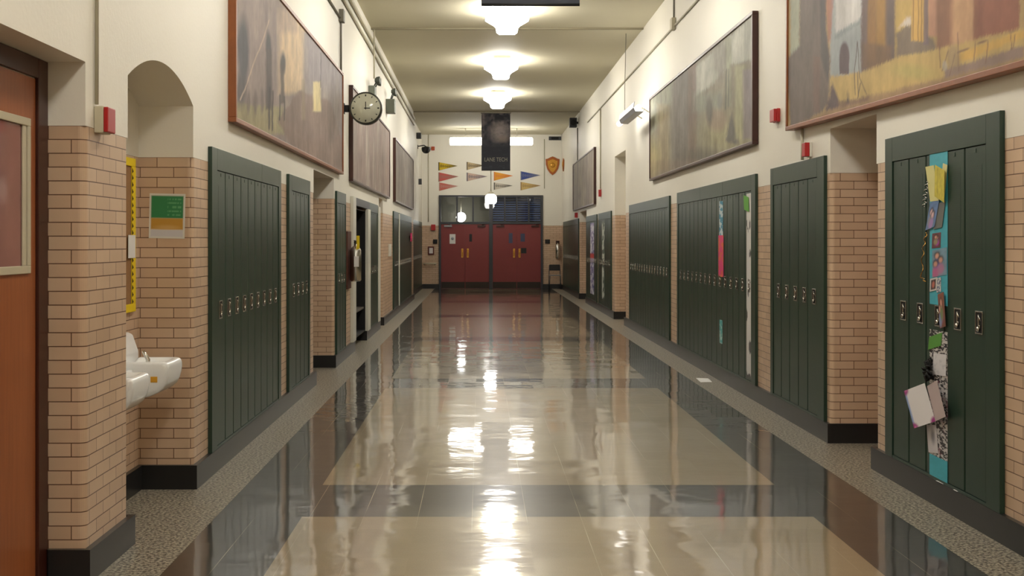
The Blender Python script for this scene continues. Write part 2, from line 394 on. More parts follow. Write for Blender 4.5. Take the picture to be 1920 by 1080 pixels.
baseboard('baseboard_left', pl, [(-1.99, 4.58, 5.67), (-2.25, 13.44, 15.3), (-2.25, 17.62, 19.5)])
baseboard('baseboard_right', pr, [(3.2, 8.46, 9.575), (3.06, 23.04, 24.87), (3.06, 31.5, 33.6)])

# back wall with the doorway and transom opening; a plain wall behind the camera
DX0, DX1, DTOP = -1.355, 2.075, 3.08
def endwall(name, y, hole, sgn):
    bm = bmesh.new(); uvl = bm.loops.layers.uv.new('UVMap')
    def q(x0, x1, z0, z1, mi):
        ps = [(x0, y, z0), (x1, y, z0), (x1, y, z1), (x0, y, z1)]
        if sgn < 0: ps = ps[::-1]
        f = bm.faces.new([bm.verts.new(p) for p in ps]); f.material_index = mi
        for l in f.loops: l[uvl].uv = (l.vert.co.x, l.vert.co.z)
    if hole:
        for x0, x1 in ((XL2, DX0), (DX1, XR)):
            q(x0, x1, 0, TILE, 0); q(x0, x1, TILE, DTOP, 1)
        q(XL2, XR, DTOP, CEIL, 1)
    else: q(XL2, XR, 0, TILE, 0); q(XL2, XR, TILE, CEIL, 1)
    me = bpy.data.meshes.new(name); bm.to_mesh(me); bm.free(); me.materials.append(M_TILE); me.materials.append(M_PAINT)
    o = bpy.data.objects.new(name, me); C.objects.link(o); return struct(o)
endwall('wall_back', YE, True, 1); endwall('wall_front', YN, False, -1)
mb = MB(); mb.box(XL2+.001, DX0, YE-.03, YE, 0, .15); mb.box(DX1, XR-.033, YE-.03, YE, 0, .15); struct(mb.build('baseboard_back', M_BLACK))

# ceiling, beams
mb = MB(); mb.box(-2.3, 3.2, YN-.1, YE+.1, CEIL, CEIL+.12); struct(mb.build('ceiling', M_CEIL))
for i, (a, b) in enumerate(((7.0, 0), (20.5, 0), (33.6, 0))):
    mb = MB(); mb.box(XL+.001, XR-.001, a, a+.05, CEIL-.03, CEIL-.0005, bev=.004); struct(mb.build('trim_%d' % (i+1), mat('ceiling_joint', rgb(150,142,118), .7)))

# floor: tan field with dark cross bands and side bands, terrazzo borders
mb = MB(); TE = 36.6; xt0, xt1, xd0, xd1 = -1.003, 1.878, -1.487, 2.36
def fq(x0, x1, y0, y1, mi):
    f = mb.bm.faces.new([mb.bm.verts.new(p) for p in ((x0,y0,0),(x1,y0,0),(x1,y1,0),(x0,y1,0))]); f.material_index = mi
fq(-2.5, xd0, YN, YE+.05, 2); fq(xd1, 3.2, YN, YE+.05, 2)
fq(xd0, xt0, YN, YE+.05, 1); fq(xt1, xd1, YN, YE+.05, 1)
y = YN; bands = [(k, k+.915) for k in (7.0-6.1*2, 7.0-6.1, 7.0, 13.15, 19.3, 25.4, 31.5, 37.6)]
for a, b in bands:
    if a > y: fq(xt0, xt1, y, a, 0)
    fq(xt0, xt1, max(a, YN), b, 1); y = b
fq(xt0, xt1, y, YE+.05, 0)
fl = struct(mb.build('floor', [M_TAN, M_DTILE, M_TERR]))

# ------------------------------------------------------------ lockers
def locker_bank(side, y0, y1, d0, d1, n, label, top=2.18, dtop=2.03, hh=1.085, seam=None, handle_far=True):
    X = XL if side == 'left' else XR
    if side == 'left' and y0 > STEP: X = XL2
    rz = 0 if side == 'left' else math.pi; s = 1 if side == 'left' else -1; yc = (y0+y1)/2
    root = thing('locker_bank', label, 'lockers', (X, yc, .15), rz)
    def L(y): return (y-yc)*s
    lo, hi = sorted((L(y0), L(y1))); a, b = sorted((L(d0), L(d1))); w = (b-a)/n; T = top-.15; D = dtop-.15; B0 = .02
    mb = MB(); mb.box(.0005, .005, lo+.002, hi-.002, .002, T-.002, 1)
    mb.box(.0005, .028, lo, a-.003, 0, T, 0, .002); mb.box(.0005, .028, b+.003, hi, 0, T, 0, .002)
    k = 0; sp = [a-.003] + ([L(q) for q in (seam or [])]) + [b+.003]; sp = sorted(sp)
    for p, q in zip(sp, sp[1:]): mb.box(.0005, .028, p+.001, q-.001, D+.003, T, 0, .002)
    mb.box(.0005, .026, a-.003, b+.003, 0, B0-.003, 0, .002)
    mb.build('frame', [M_GREEN, M_DGREEN], root)
    # one door mesh, one handle mesh, shared
    dm = MB(); dm.box(.006, .022, -w/2+.009, w/2-.009, B0, D, 0, .004)
    dm.box(.0222, .0226, -w*.30, w*.30, D-.62, D-.10, 1)
    dm.box(.022, .0245, -.012, .012, D-.035, D-.012, 0, .001)
    door = dm.build('door', [M_GREEN, M_VENT], root)
    hy = (-.2*w); zc = hh-.15
    hm = MB()
    for (p0, p1, q0, q1) in ((-.05, .05, .055, .062), (-.05, .05, -.062, -.055), (-.05, -.042, -.055, .055), (.042, .05, -.055, .055)):
        hm.box(.0225, .029, p0, p1, q0, q1, 0, .001)
    hm.box(.0226, .0245, -.042, .042, -.055, .055, 1)
    hm.box(.0245, .032, -.012, .004, -.036, .042, 0, .003); hm.box(.0245, .034, .004, .022, -.03, -.012, 0, .003)
    hm.tube([(.0245, -.004, -.035), (.036, -.004, -.035)], .013, 12, 0)
    hm.tube([(.0245, .02, .01), (.033, .008, .035)], .004, 8, 0)
    hand = hm.build('handle', [M_CHROME, M_BLK], door)
    off = (.2*w) * (1 if (side == 'left') else 1)
    hand.location = (0, off if side == 'right' else -.1*w, zc)
    for i in range(n):
        yy = a+w*(i+.5)
        if i == 0: door.location = (0, yy, 0)
        else:
            d = door.copy(); C.objects.link(d); d.parent = root; d.location = (0, yy, 0)
            h = hand.copy(); C.objects.link(h); h.parent = d
    return root
locker_bank('left', 8.22, 11.08, 8.39, 10.95, 9, 'dark green bank of nine lockers just right of the drinking fountain niche', seam=[10.1])
locker_bank('left', 11.55, 12.98, 11.72, 12.88, 4, 'narrow dark green bank of four lockers under the far half of the long left mural')
locker_bank('left', 15.42, 16.45, 15.5, 16.4, 3, 'narrow dark locker bank between the tiled doorway and the wall mounted extinguisher')
locker_bank('left', 19.92, 21.6, 20.0, 21.55, 5, 'dark shiny lockers right of the open black cupboard')
locker_bank('left', 25.6, 27.1, 25.7, 27.05, 4, 'dark lockers beside the white wall sign, left of a white post')
locker_bank('left', 27.35, 32.2, 27.45, 32.1, 15, 'long dark locker bank right of the white post, with a pink decoration')
locker_bank('left', 34.2, 40.6, 34.3, 40.5, 20, 'farthest dark locker bank on the left, reaching the end wall')
locker_bank('right', 6.39, 8.2, 6.569, 8.057, 5, 'nearest dark green locker bank on the right, five doors, middle one wrapped in teal paper', top=2.225, dtop=2.065, hh=1.115)
locker_bank('right', 9.66, 11.44, 9.86, 11.34, 5, 'dark green bank of five plain lockers left of the near right doorway', top=2.22, dtop=2.06, hh=1.11)
locker_bank('right', 12.07, 16.87, 12.26, 16.76, 15, 'long green bank of fifteen lockers with pink and white door decorations', top=2.21, dtop=2.05, hh=1.11, seam=[13.7, 15.1])
locker_bank('right', 17.57, 22.3, 17.7, 22.2, 15, 'long undecorated green locker bank beyond the pink decorated one', top=2.20, dtop=2.04, hh=1.11)
locker_bank('right', 25.4, 28.1, 25.5, 28.0, 9, 'green locker bank just beyond the tall niche, one narrow white streamer on it', top=2.18, hh=1.1)
locker_bank('right', 28.5, 31.3, 28.6, 31.2, 9, 'green locker bank with lilac and red paper decoration, before the far doorway', top=2.18, hh=1.1)
locker_bank('right', 33.8, 40.0, 33.9, 39.9, 20, 'farthest dark locker bank on the right, beside the end wall', top=2.18, hh=1.1)

# open black cupboard on the left
root = thing('open_cupboard', 'open black cupboard with white posts and a shelf, behind the left extinguisher', 'cupboard', (XL, 18.5, 0))
mb = MB(); x0 = -.44
mb.box(x0, x0+.01, -.86, .98, .15, 2.03); mb.box(x0+.01, 0, -.86, -.85, .15, 2.03); mb.box(x0+.01, 0, .97, .98, .15, 2.03)
mb.box(x0+.01, 0, -.85, .97, 2.02, 2.03); mb.box(x0+.01, .0, -.85, .97, .15, .17)
mb.build('carcass', M_BLK, root)
mb = MB(); mb.box(x0+.01, -.02, -.85, .97, .50, .53, 0, .003); mb.build('shelf', mat('grey_shelf', rgb(95,88,78), .5), root)
mb = MB(); mb.box(.0005, .045, -1.27, -.87, .15, 2.18, 0, .004); mb.build('post', M_WTRIM, root)
mb = MB(); mb.box(.0005, .05, .985, 1.4, .15, 2.06, 0, .004); mb.build('post', M_WTRIM, root)
mb = MB(); mb.box(.0005, .03, -.868, 1.4, 2.065, 2.18, 0, .003); mb.build('header', M_STEELD, root)
mb = MB(); mb.box(XL+.0005, XL+.04, 21.62, 22.0, .15, 2.16, 0, .004)
tag(recenter(mb.build('wall_post', M_WTRIM), (XL, 21.8, .15)), 'white boxed post at the right end of the shiny lockers', 'post')
mb = MB(); mb.box(XL+.0005, XL+.04, 27.13, 27.32, .15, 2.16, 0, .004)
tag(recenter(mb.build('wall_post', M_WTRIM), (XL, 27.2, .15)), 'thin white post dividing the far left locker banks', 'post')

# ------------------------------------------------------------ doors in the side recesses
def leaf(side, y0, y1, xb, zt, idx, wood, frame):
    s = 1 if side == 'left' else -1
    root = struct(bpy.data.objects.new('door_%d' % idx, None)); C.objects.link(root); root.location = (xb, (y0+y1)/2, 0)
    w = (y1-y0)/2
    mb = MB(); fx = .03*s
    a, b = sorted((0.001*s, .045*s))
    mb.box(a, b, -w+.001, -w+.1, 0, zt-.001, 0, .004); mb.box(a, b, w-.1, w-.001, 0, zt-.001, 0, .004); mb.box(a, b, -w+.1, w-.1, zt-.09, zt-.001, 0, .004)
    mb.build('door_frame', frame, root)
    mb = MB(); a, b = sorted((.001*s, .022*s)); mb.box(a, b, -w+.104, w-.104, .008, zt-.095, 0, .002); d = mb.build('door_leaf', wood, root)
    mb = MB(); mb.tube([(.02*s, -w+.18, 1.02), (.06*s, -w+.18, 1.02)], .012); mb.lathe([(.0, .055*s), (.026, .06*s), (.028, .075*s), (0, .085*s)], (0, -w+.18, 1.02), 'x', 16)
    mb.build('door_knob', M_BRASS, d)
    return root, d
leaf('left', 13.44, 15.3, -2.25, 2.33, 3, M_WOODD, M_WOODD)
leaf('right', 8.46, 9.575, 3.2, 2.42, 4, M_DOORW, M_WOODD)
leaf('right', 31.5, 33.6, 3.06, 2.35, 5, M_DOORW, M_WOODD)
# near left door, with its long window
root = struct(bpy.data.objects.new('door_1', None)); C.objects.link(root); root.location = (-1.99, 5.1, 0)
mb = MB()
for (a, b) in ((-.519, -.42), (.45, .569)): mb.box(.001, .02, a, b, 0, 2.368, 0, .003)
for (a, b) in ((-.45, -.42), (.45, .48)): mb.box(-.03, .0, a, b, 0, 2.368)
mb.box(.001, .02, -.42, .45, 2.28, 2.368, 0, .003)
mb.build('door_frame', M_WOODD, root)
mb = MB(); y0, y1, z0, z1 = -.05, .36, 1.41, 2.09
mb.box(.001, .006, -.415, .445, .008, z0); mb.box(.001, .006, -.415, .445, z1, 2.275); mb.box(.001, .006, -.415, y0, z0, z1); mb.box(.001, .006, y1, .445, z0, z1)
d = mb.build('door_leaf', M_DOORW, root)
mb = MB(); e = .035
for (a, b, c, f) in ((y0, y1, z0, z0+e), (y0, y1, z1-e, z1), (y0, y0+e, z0+e, z1-e), (y1-e, y1, z0+e, z1-e)): mb.box(.0062, .018, a, b, c, f, 0, .003)
mb.box(.0062, .014, y1-e-.05, y1-e-.012, z0+e, z1-e, 0, .002)
mb.build('window_frame', M_BEIGE, d)
mb = MB(); mb.box(.002, .005, y0+e, y1-e, z0+e, z1-e); mb.build('pane', mat('reflection_tinted_glass', rgb(150,104,100), .08, spec=.8, noise=.15, nscale=5), d)  # pinkish base colour paints in the reflection of the opposite tiles
mb = MB(); mb.tube([(.006, -.36, 1.0), (.06, -.36, 1.0), (.06, -.26, 1.0)], .011); mb.build('door_handle', M_CHROME, d)

# ------------------------------------------------------------ end doors and transom
root = struct(bpy.data.objects.new('door_2', None)); C.objects.link(root); root.location = (0, YE, 0)
mb = MB(); y0, y1 = -.05, .1; TB = 2.2
MX0, MX1 = .30, .42
for a, b in ((DX0+.001, DX0+.07), (MX0, MX1), (DX1-.07, DX1-.001)): mb.box(a, b, y0, y1, 0, DTOP-.001, 0, .004)
mb.box(DX0+.07, MX0, y0, y1, 2.13, TB, 0, .003); mb.box(MX1, DX1-.07, y0, y1, 2.13, TB, 0, .003)
mb.box(DX0+.07, MX0, y0, y1, DTOP-.06, DTOP-.001, 0, .003); mb.box(MX1, DX1-.07, y0, y1, DTOP-.06, DTOP-.001, 0, .003)
mb.build('door_frame', M_STEELD, root)
def end_leaf(a, b, hinge_left, closer):
    mb = MB(); mb.box(a+.001, b-.001, -.02, .025, .01, 2.125, 0, .003)
    mb.box(a+.09, b-.09, -.0215, -.02, 1.0, 2.0, 0); l = mb.build('door_leaf', M_REDDOOR, root)
    mb = MB(); mb.box(a+.01, b-.01, -.025, -.0201, .02, .22, 0, .001); mb.build('kick_plate', mat('kick_plate_metal', rgb(52,44,38), .35, metal=.5), l)
    hx = b-.09 if hinge_left else a+.09
    mb = MB(); mb.box(hx-.035, hx+.035, -.028, -.0201, 1.02, 1.32, 0, .003)
    mb.tube([(hx, -.03, 1.06), (hx, -.075, 1.08), (hx, -.08, 1.17), (hx, -.075, 1.26), (hx, -.03, 1.28)], .011, 8)
    mb.build('pull_handle', M_BRASS, l)
    if closer is not None:
        mb = MB(); mb.box(closer-.13, closer+.13, -.07, -.0201, 2.03, 2.09, 0, .006); mb.tube([(closer, -.05, 2.09), (closer+.12, -.11, 2.105), (closer+.02, -.03, 2.11)], .008, 6)
        mb.build('door_closer', M_ALU if closer < -.8 else M_WOODD, l)
m1 = (DX0+.07+MX0)/2; m2 = (MX1+DX1-.07)/2
end_leaf(DX0+.07, m1, True, DX0+.30); end_leaf(m1, MX0, False, MX0-.25)
end_leaf(MX1, m2, True, MX1+.25); end_leaf(m2, DX1-.07, False, DX1-.25)
win = struct(bpy.data.objects.new('window_1', None)); C.objects.link(win); win.location = (0, YE, TB)
def pane(a, b, n):
    w = (b-a)/n
    for i in range(n):
        p, q = a+i*w, a+(i+1)*w
        if i: mb = MB(); mb.box(p-.025, p+.025, -.03, .04, .001, DTOP-.061-TB, 0, .002); mb.build('mullion', M_STEELD, win)
        mb = MB(); mb.box(p+(.026 if i else .001), q-(.026 if i < n-1 else .001), .0, .006, .001, DTOP-.061-TB); mb.build('pane', M_GLASS, win)
pane(DX0+.07, MX0, 3); pane(MX1, DX1-.07, 4)
mb = MB(); z = TB+.04
while z < DTOP-.08:
    mb.prism([(MX1+.01, YE+.14, z), (DX1-.08, YE+.14, z), (DX1-.08, YE+.19, z+.035), (MX1+.01, YE+.19, z+.035)], (0, 0, .003)); z += .075
for x in (.75, 1.25, 1.75): mb.box(x-.002, x+.002, YE+.163, YE+.167, TB+.04, DTOP-.06)
tag(recenter(mb.build('window_blind', mat('blue_grey_slat', rgb(112,138,200), .5)), (1.2, YE+.16, TB)), 'blue grey slatted blind behind the right half of the transom window', 'blind')
# vestibule behind the transom
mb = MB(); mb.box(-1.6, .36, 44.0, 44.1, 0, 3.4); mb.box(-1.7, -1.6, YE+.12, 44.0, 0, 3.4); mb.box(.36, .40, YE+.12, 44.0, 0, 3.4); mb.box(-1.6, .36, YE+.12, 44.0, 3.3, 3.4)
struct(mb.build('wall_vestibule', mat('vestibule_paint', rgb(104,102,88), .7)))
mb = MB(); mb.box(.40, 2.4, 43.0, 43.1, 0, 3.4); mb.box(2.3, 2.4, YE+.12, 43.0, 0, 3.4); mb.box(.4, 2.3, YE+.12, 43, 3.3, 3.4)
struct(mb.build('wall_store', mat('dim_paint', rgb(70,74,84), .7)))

# ------------------------------------------------------------ lamps
def ceiling_light(y, label, x=.42):
    root = thing('ceiling_light', label, 'ceiling light', (x, y, CEIL), 0, 'fluorescent lights along the ceiling')
    mb = MB(); mb.box(-.17, .17, -.62, .62, -.05, -.0005, 0, .006); mb.build('housing', M_WTRIM, root)
    pr_ = [(-.33, -.055), (-.335, -.09), (-.2, -.17), (-.175, -.2), (-.16, -.27), (-.12, -.3), (.12, -.3), (.16, -.27), (.175, -.2), (.2, -.17), (.335, -.09), (.33, -.055)]
    mb = MB(); mb.prism([(a, -.6, b) for a, b in pr_], (0, 1.2, 0)); mb.build('diffuser', M_LIGHT, root)
ceiling_light(18.8, 'nearest of the three glowing ceiling lights in view')
ceiling_light(24.2, 'middle one of the three glowing lights along the ceiling')
ceiling_light(29.6, 'glowing ceiling light just above the far hanging banner')
for k, y in enumerate((13.4, 8.0, 2.6, -2.8)):
    ceiling_light(y, ('ceiling light just beyond the near hanging banner', 'ceiling light just in front of the near hanging banner', 'ceiling light over the viewer', 'ceiling light behind the viewer')[k])
root = thing('ceiling_light', 'long lit tube light across the far end ceiling behind the banner', 'ceiling light', (.35, 38.7, CEIL))
mb = MB()
for x in (-.8, .8): mb.tube([(x, 0, -.0005), (x, 0, -.24)], .012)
mb.box(-1.2, 1.2, -.07, .07, -.29, -.24, 0, .005); mb.build('housing', M_WTRIM, root)
mb = MB(); mb.tube([(-1.29, 0, -.41)]+[(-1.27, 0, -.41)]+[(1.27, 0, -.41), (1.29, 0, -.41)], [.09, .12, .12, .09], 20); mb.build('diffuser', mat('end_lamp_diffuser', rgb(255,252,240), .4, emit=8, ecol=(1,.96,.90,1)), root)
root = thing('pendant_lamp', 'white globe pendant hanging in front of the end doors', 'lamp', (.335, 38.2, CEIL))
mb = MB(); mb.tube([(0, 0, -.0005), (0, 0, -2.03)], .014); mb.lathe([(.07, -.0005), (.07, -.03), (.02, -.06)], (0,0,0)); mb.lathe([(.02, -1.98), (.11, -2.04), (.12, -2.08)], (0,0,0)); mb.build('rod', M_BEIGE, root)
mb = MB(); mb.lathe([(.11, 0), (.165, -.05), (.18, -.13), (.175, -.22), (.14, -.28), (0, -.29)], (0, 0, -2.08)); mb.build('globe', M_GLOBE, root)
root = thing('globe_lamp', 'round white lamp glowing behind the left transom glass', 'lamp', (-.66, 43.3, 3.3))
mb = MB(); mb.tube([(0, 0, -.0005), (0, 0, -.74)], .012); mb.build('rod', M_BEIGE, root)
mb = MB(); bmesh.ops.create_uvsphere(mb.bm, u_segments=24, v_segments=14, radius=.17, matrix=Matrix.Translation((0, 0, -.9))); mb.build('globe', M_GLOBE, root)
for f in bpy.data.objects['globe'].data.polygons: f.use_smooth = True
# picture light on the right
root = thing('picture_light', 'slim silver tube light hung beside the framed landscape on the right', 'light fixture', (2.4, 20.1, 3.6))
mb = MB(); mb.prism([(-.075, -1.25, -.02), (-.06, -1.25, .075), (-.052, -1.25, .073), (-.066, -1.25, -.018), (-.04, -1.25, -.07), (.07, -1.25, -.075), (.09, -1.25, -.03), (.098, -1.25, -.034), (.075, -1.25, -.085), (-.045, -1.25, -.08)], (0, 1.95, 0)); mb.build('reflector', M_ALU, root)
mb = MB(); mb.tube([(.01, -1.2, -.01), (.01, 1.42, -.01)], .045, 14); mb.build('tube', M_TUBE, root)
mb = MB()
for y in (-.35, .6): mb.tube([(.299, y, .0), (.15, y, .09), (0, y, .06)], .01, 8)
mb.build('bracket', M_BEIGE, root)
mb = MB(); mb.tube([(0, .5, .06), (0, .5, .5), (.02, .5, 1.3995)], .006, 6); mb.build('cord', M_PIPED, root)

# ------------------------------------------------------------ framed paintings
def painting(side, y0, y1, z0, z1, fn, label, nu, nv, frame=M_WOODF, rot=0, depth=.06):
    X = XL if side == 'left' else XR; s = 1 if side == 'left' else -1; yc = (y0+y1)/2; piv = y1 if side == 'right' else y0
    root = thing('framed_painting', label, 'painting', (X, piv, z0))
    root.rotation_euler = (rot, 0, 0)
    a, b = y0-piv, y1-piv; H = z1-z0; e = .035
    def bx(mb, p, q, r, t, d0=.001, d1=depth): u, v = sorted((d0*s, d1*s)); mb.box(u, v, p, q, r, t, 0, .004)
    mb = MB(); bx(mb, a, b, 0, e); bx(mb, a, b, H-e, H); bx(mb, a, a+e, e, H-e); bx(mb, b-e, b, e, H-e)
    mb.build('frame', frame, root)
    xf = (depth-.015)*s
    def f2(W, gu, gv): 
        W = W+np.array([X, piv, z0]); return fn(*px(W), W[:,1], W[:,2])
    if side == 'left': sheet('canvas', (xf, a+e, e), (0, b-a-2*e, 0), (0, 0, H-2*e), nu, nv, f2, M_CANVAS, .03, root)
    else: sheet('canvas', (xf, b-e, e), (0, -(b-a-2*e), 0), (0, 0, H-2*e), nu, nv, f2, M_CANVAS, .03, root)
    return root
def streaks(P, Y, Z, a=.25, s=3): P.grain(fbm(Y*9, Z*1.5, s), a); P.grain(fbm(Y*5, Z*5, s+9), a*1.3); P.grain(fbm(Y*28, Z*26, s+5), a*.6); return P.c
def p_left1(X, Y, W, Z):
    q = lambda a, b: (420+a/3.175, b/3.175)
    P = Paint(X+4*(fbm(W*3, Z*6, 1)-.5), Y+8*(fbm(W*3, Z*6, 2)-.5), (152,136,130))
    P.rect(524, 20, 575, 175, (222,196,160), 1, 12); P.rect(520, -80, 560, 60, (178,156,142), .7, 14)
    P.rect(568, 60, 645, 260, (142,136,142), .75, 8); P.ell(600, 200, 60, 40, (160,146,130), .4, .5)
    P.poly([(430,190),(530,200),(535,250),(430,260)], (166,158,112), .75)
    P.poly([(520,225),(560,170),(620,190),(660,330),(560,300)], (134,112,102), .85)
    P.rect(587, 155, 602, 208, (216,200,150), 1, 4); P.rect(566, 150, 572, 225, (168,150,120), .5, 3)
    P.ell(456, 95, 11, 62, (76,76,84), .95, .3); P.ell(452, 165, 8, 35, (80,76,80), .85, .4)
    P.ell(503, 85, 5, 24, (66,64,70), .95); P.rect(498, 90, 509, 205, (82,70,70), .9, 4); P.line(505, 165, 505, 242, 2.4, (72,62,62), .9); P.line(511, 170, 511, 245, 2, (76,66,64), .9)
    P.ell(530, 118, 5, 22, (64,62,66), .95); P.rect(526, 120, 533, 195, (88,76,72), .9, 3); P.line(525, 180, 524, 224, 1.6, (76,66,62)); P.line(533, 180, 533, 226, 1.6, (76,66,62))
    P.line(451, 186, 505, 40, 1.5, (200,176,158), .8)
    for x in (480, 491, 466): P.ell(x, 190, 3.5, 22, (112,100,98), .7)
    P.line(602, 100, 602, 165, 1.6, (92,88,92), .8); P.ell(622, 210, 7, 60, (112,102,98), .5); P.ell(632, 200, 5, 50, (150,138,132), .6)
    return streaks(P, W, Z, .22, 11)
def p_soft(c0, c1, c2, seed):
    def f(X, Y, W, Z):
        P = Paint(X, Y, c0); P.mix(fbm(W*1.6, Z*.8, seed)*3-1.2, c1, .8); P.mix(fbm(W*2.3+7, Z*1.1, seed+3)*3.4-1.8, c2, .8)
        P.mix(fbm(W*4, Z*1.3, seed+8)*4-2.4, (100,88,84), .6); return streaks(P, W, Z, .2, seed)
    return f
def p_right2(X, Y, W, Z):
    P = Paint(X+3*(fbm(W*3, Z*6, 5)-.5), Y+6*(fbm(W*3, Z*6, 6)-.5), (132,126,110))
    P.poly([(1300,130),(1345,90),(1420,20),(1420,110),(1370,120),(1320,170),(1300,180)], (176,178,168), .85)
    P.poly([(1215,190),(1262,150),(1262,190),(1240,220),(1220,260)], (150,152,132), .8)
    P.rect(1233, 195, 1255, 320, (152,136,100), .7, 8); P.rect(1262, 130, 1292, 330, (112,104,98), .7, 9); P.rect(1290, 110, 1306, 320, (124,104,92), .85, 5)
    P.rect(1300, 175, 1350, 210, (140,146,130), .6, 14); P.ell(1350, 110, 16, 40, (126,122,112), .8); P.rect(1360, 70, 1372, 200, (132,134,112), .7, 4)
    P.ell(1225, 300, 12, 40, (168,156,108), .8, .5); P.ell(1360, 250, 45, 35, (162,156,112), .6, .6); P.ell(1345, 225, 18, 22, (140,120,104), .7)
    P.ell(1330, 208, 6, 26, (92,88,82), .85); P.poly([(1360,265),(1372,208),(1385,270)], (88,86,86), .85); P.ell(1349, 190, 5, 14, (112,114,108), .7)
    P.rect(1378, 120, 1398, 260, (158,156,122), .7, 7); P.rect(1393, 130, 1412, 260, (128,118,124), .75, 5); P.ell(1310, 292, 30, 14, (98,92,78), .7, .5)
    P.line(1362, 130, 1360, 205, 1.3, (96,94,88)); P.line(1366, 130, 1365, 200, 1.2, (96,94,88)); P.rect(1200, 300, 1420, 345, (138,116,98), .35, 10)
    return streaks(P, W, Z, .24, 21)
def p_right1(X, Y, W, Z):
    g = lambda a, b: (1460+a/4.174, b/4.174)
    P = Paint(X+3*(fbm(W*4, Z*8, 8)-.5), Y+4*(fbm(W*4, Z*8, 9)-.5), (176,150,104))
    P.poly([g(80,-900),g(160,-900),g(160,380),g(90,470)], (166,170,150), 1)
    P.poly([g(640,-900),g(900,-900),g(900,380),g(640,520)], (128,104,78), 1); P.rect(*g(690,-100), *g(760,420), (150,112,66), .9, 6); P.rect(*g(760,-100), *g(830,300), (168,128,66), .8, 6)
    P.rect(*g(630,-900), *g(690,520), (112,96,96), .9, 4); P.rect(*g(840,-900), *g(905,430), (104,92,92), .85, 6); P.rect(*g(650,280), *g(880,480), (122,96,74), .8, 8)
    P.poly([g(400,-900),g(640,-900),g(640,520),g(400,570)], (156,162,164), 1); P.poly([g(430,-900),g(640,-900),g(640,90),g(440,230)], (196,194,192), 1)
    P.poly([g(440,240),g(640,110),g(640,130),g(430,280)], (130,138,142), .8)
    P.ell(*g(513,400), 9, 26, (98,84,88), 1, .15); P.rect(*g(475,390), *g(548,540), (98,84,88), 1, 1.5)
    P.poly([g(910,-200),g(1040,-200),g(1040,90),g(910,330)], (188,160,96), 1); P.poly([g(915,190),g(1000,110),g(1060,130),g(1200,200),g(1240,290),g(920,370)], (118,106,98), .9)
    P.poly([g(925,150),g(985,55),g(1030,40),g(1030,110),g(960,120)], (206,198,192), .9)
    P.rect(*g(1035,-300), *g(1150,230), (196,160,92), 1, 3)
    for a in (1045, 1085, 1110): P.line(*g(a,-300), *g(a+5,230), 1.1, (128,96,62), .9)
    P.rect(*g(1130,-300), *g(1168,250), (112,98,108), .85, 3); P.rect(*g(1168,-300), *g(1240,180), (186,140,116), .95, 4)
    P.rect(*g(1230,-300), *g(1370,320), (140,98,80), .9, 7); P.rect(*g(1350,-300), *g(1540,250), (192,152,118), .85, 10)
    P.poly([g(1530,-300),g(1890,-300),g(1880,70),g(1530,230)], (146,92,76), .95); P.rect(*g(1520,-300), *g(1560,330), (150,100,78), .8, 4)
    P.poly([g(640,520),g(900,380),g(1250,270),g(1920,50),g(1920,300),g(1300,480),g(500,800),g(400,740),g(400,570)], (192,166,108), .92)
    P.poly([g(1400,300),g(1920,60),g(1920,120),g(1500,330),g(1400,360)], (206,168,92), .9)
    P.poly([g(1300,420),g(1500,360),g(1920,180),g(1920,280),g(1300,500)], (136,116,116), .85); P.ell(*g(1050,470), 38, 13, (176,166,104), .7, .5)
    P.poly([g(60,480),g(160,340),g(160,-900),g(360,-900),g(370,200),g(400,420),g(390,780),g(330,860),g(90,1000)], (116,104,98), 1)
    P.poly([g(290,-900),g(360,-900),g(365,250),g(400,430),g(385,620),g(330,430)], (84,80,82), .8); P.rect(*g(270,420), *g(320,860), (124,98,90), .6, 5)
    P.poly([g(360,-100),g(430,-100),g(400,300),g(385,320)], (166,112,98), .8)
    P.poly([g(390,760),g(415,600),g(460,720),g(480,800),g(360,850)], (92,78,84), .95); P.poly([g(450,760),g(640,720),g(720,690),g(700,730),g(480,810)], (120,96,84), .8); P.poly([g(525,780),g(540,660),g(550,770)], (84,72,74), .9)
    for (a, b, c, d) in ((615,280,590,500),(590,500,600,700),(615,280,630,560),(630,560,690,680),(615,520,625,700),(640,600,620,720)): P.line(*g(a,b), *g(c,d), 1.1, (92,80,72), .85)
    for (a, b, c, d) in ((1255,230,1265,420),(1330,280,1280,440),(1400,130,1410,430),(1400,290,1640,170),(1540,200,1530,340),(1640,190,1620,350),(1380,300,1340,470),(1810,80,1820,230),(1850,100,1830,220),(1640,180,1880,70)): P.line(*g(a,b), *g(c,d), 1.2, (128,98,84), .85)
    P.ell(*g(1370,340), 12, 26, (138,120,104), .6); P.ell(*g(1300,400), 5, 9, (176,168,156), .8)
    P.poly([g(60,1000),g(700,690),g(1300,500),g(1920,280),g(1920,420),g(60,1100)], (130,100,92), .45)
    P.rect(1925, -200, 2700, 70, (150,110,84), .8, 20)
    return streaks(P, W, Z, .16, 31)
painting('left', 8.87, 15.87, 2.405, 3.70, p_left1, 'largest left mural, pale street scene with dark standing figures, nearest the viewer', 420, 90)
painting('left', 17.05, 24.1, 2.38, 3.70, p_soft((150,132,124), (172,160,150), (146,118,108), 41), 'second mural on the left, muted mauve and grey, behind the clock', 260, 50, M_WOODD)
painting('left', 25.7, 32.6, 2.38, 3.70, p_soft((134,124,116), (158,152,138), (118,106,102), 55), 'farthest mural on the left wall, dull grey brown', 200, 40, M_WOODD)
painting('right', 3.7, 10.67, 2.50, 3.82, p_right1, 'nearest mural on the right, tree trunk and village street in yellow and brown', 620, 120, M_WOODF, rot=math.radians(1.3), depth=.08)
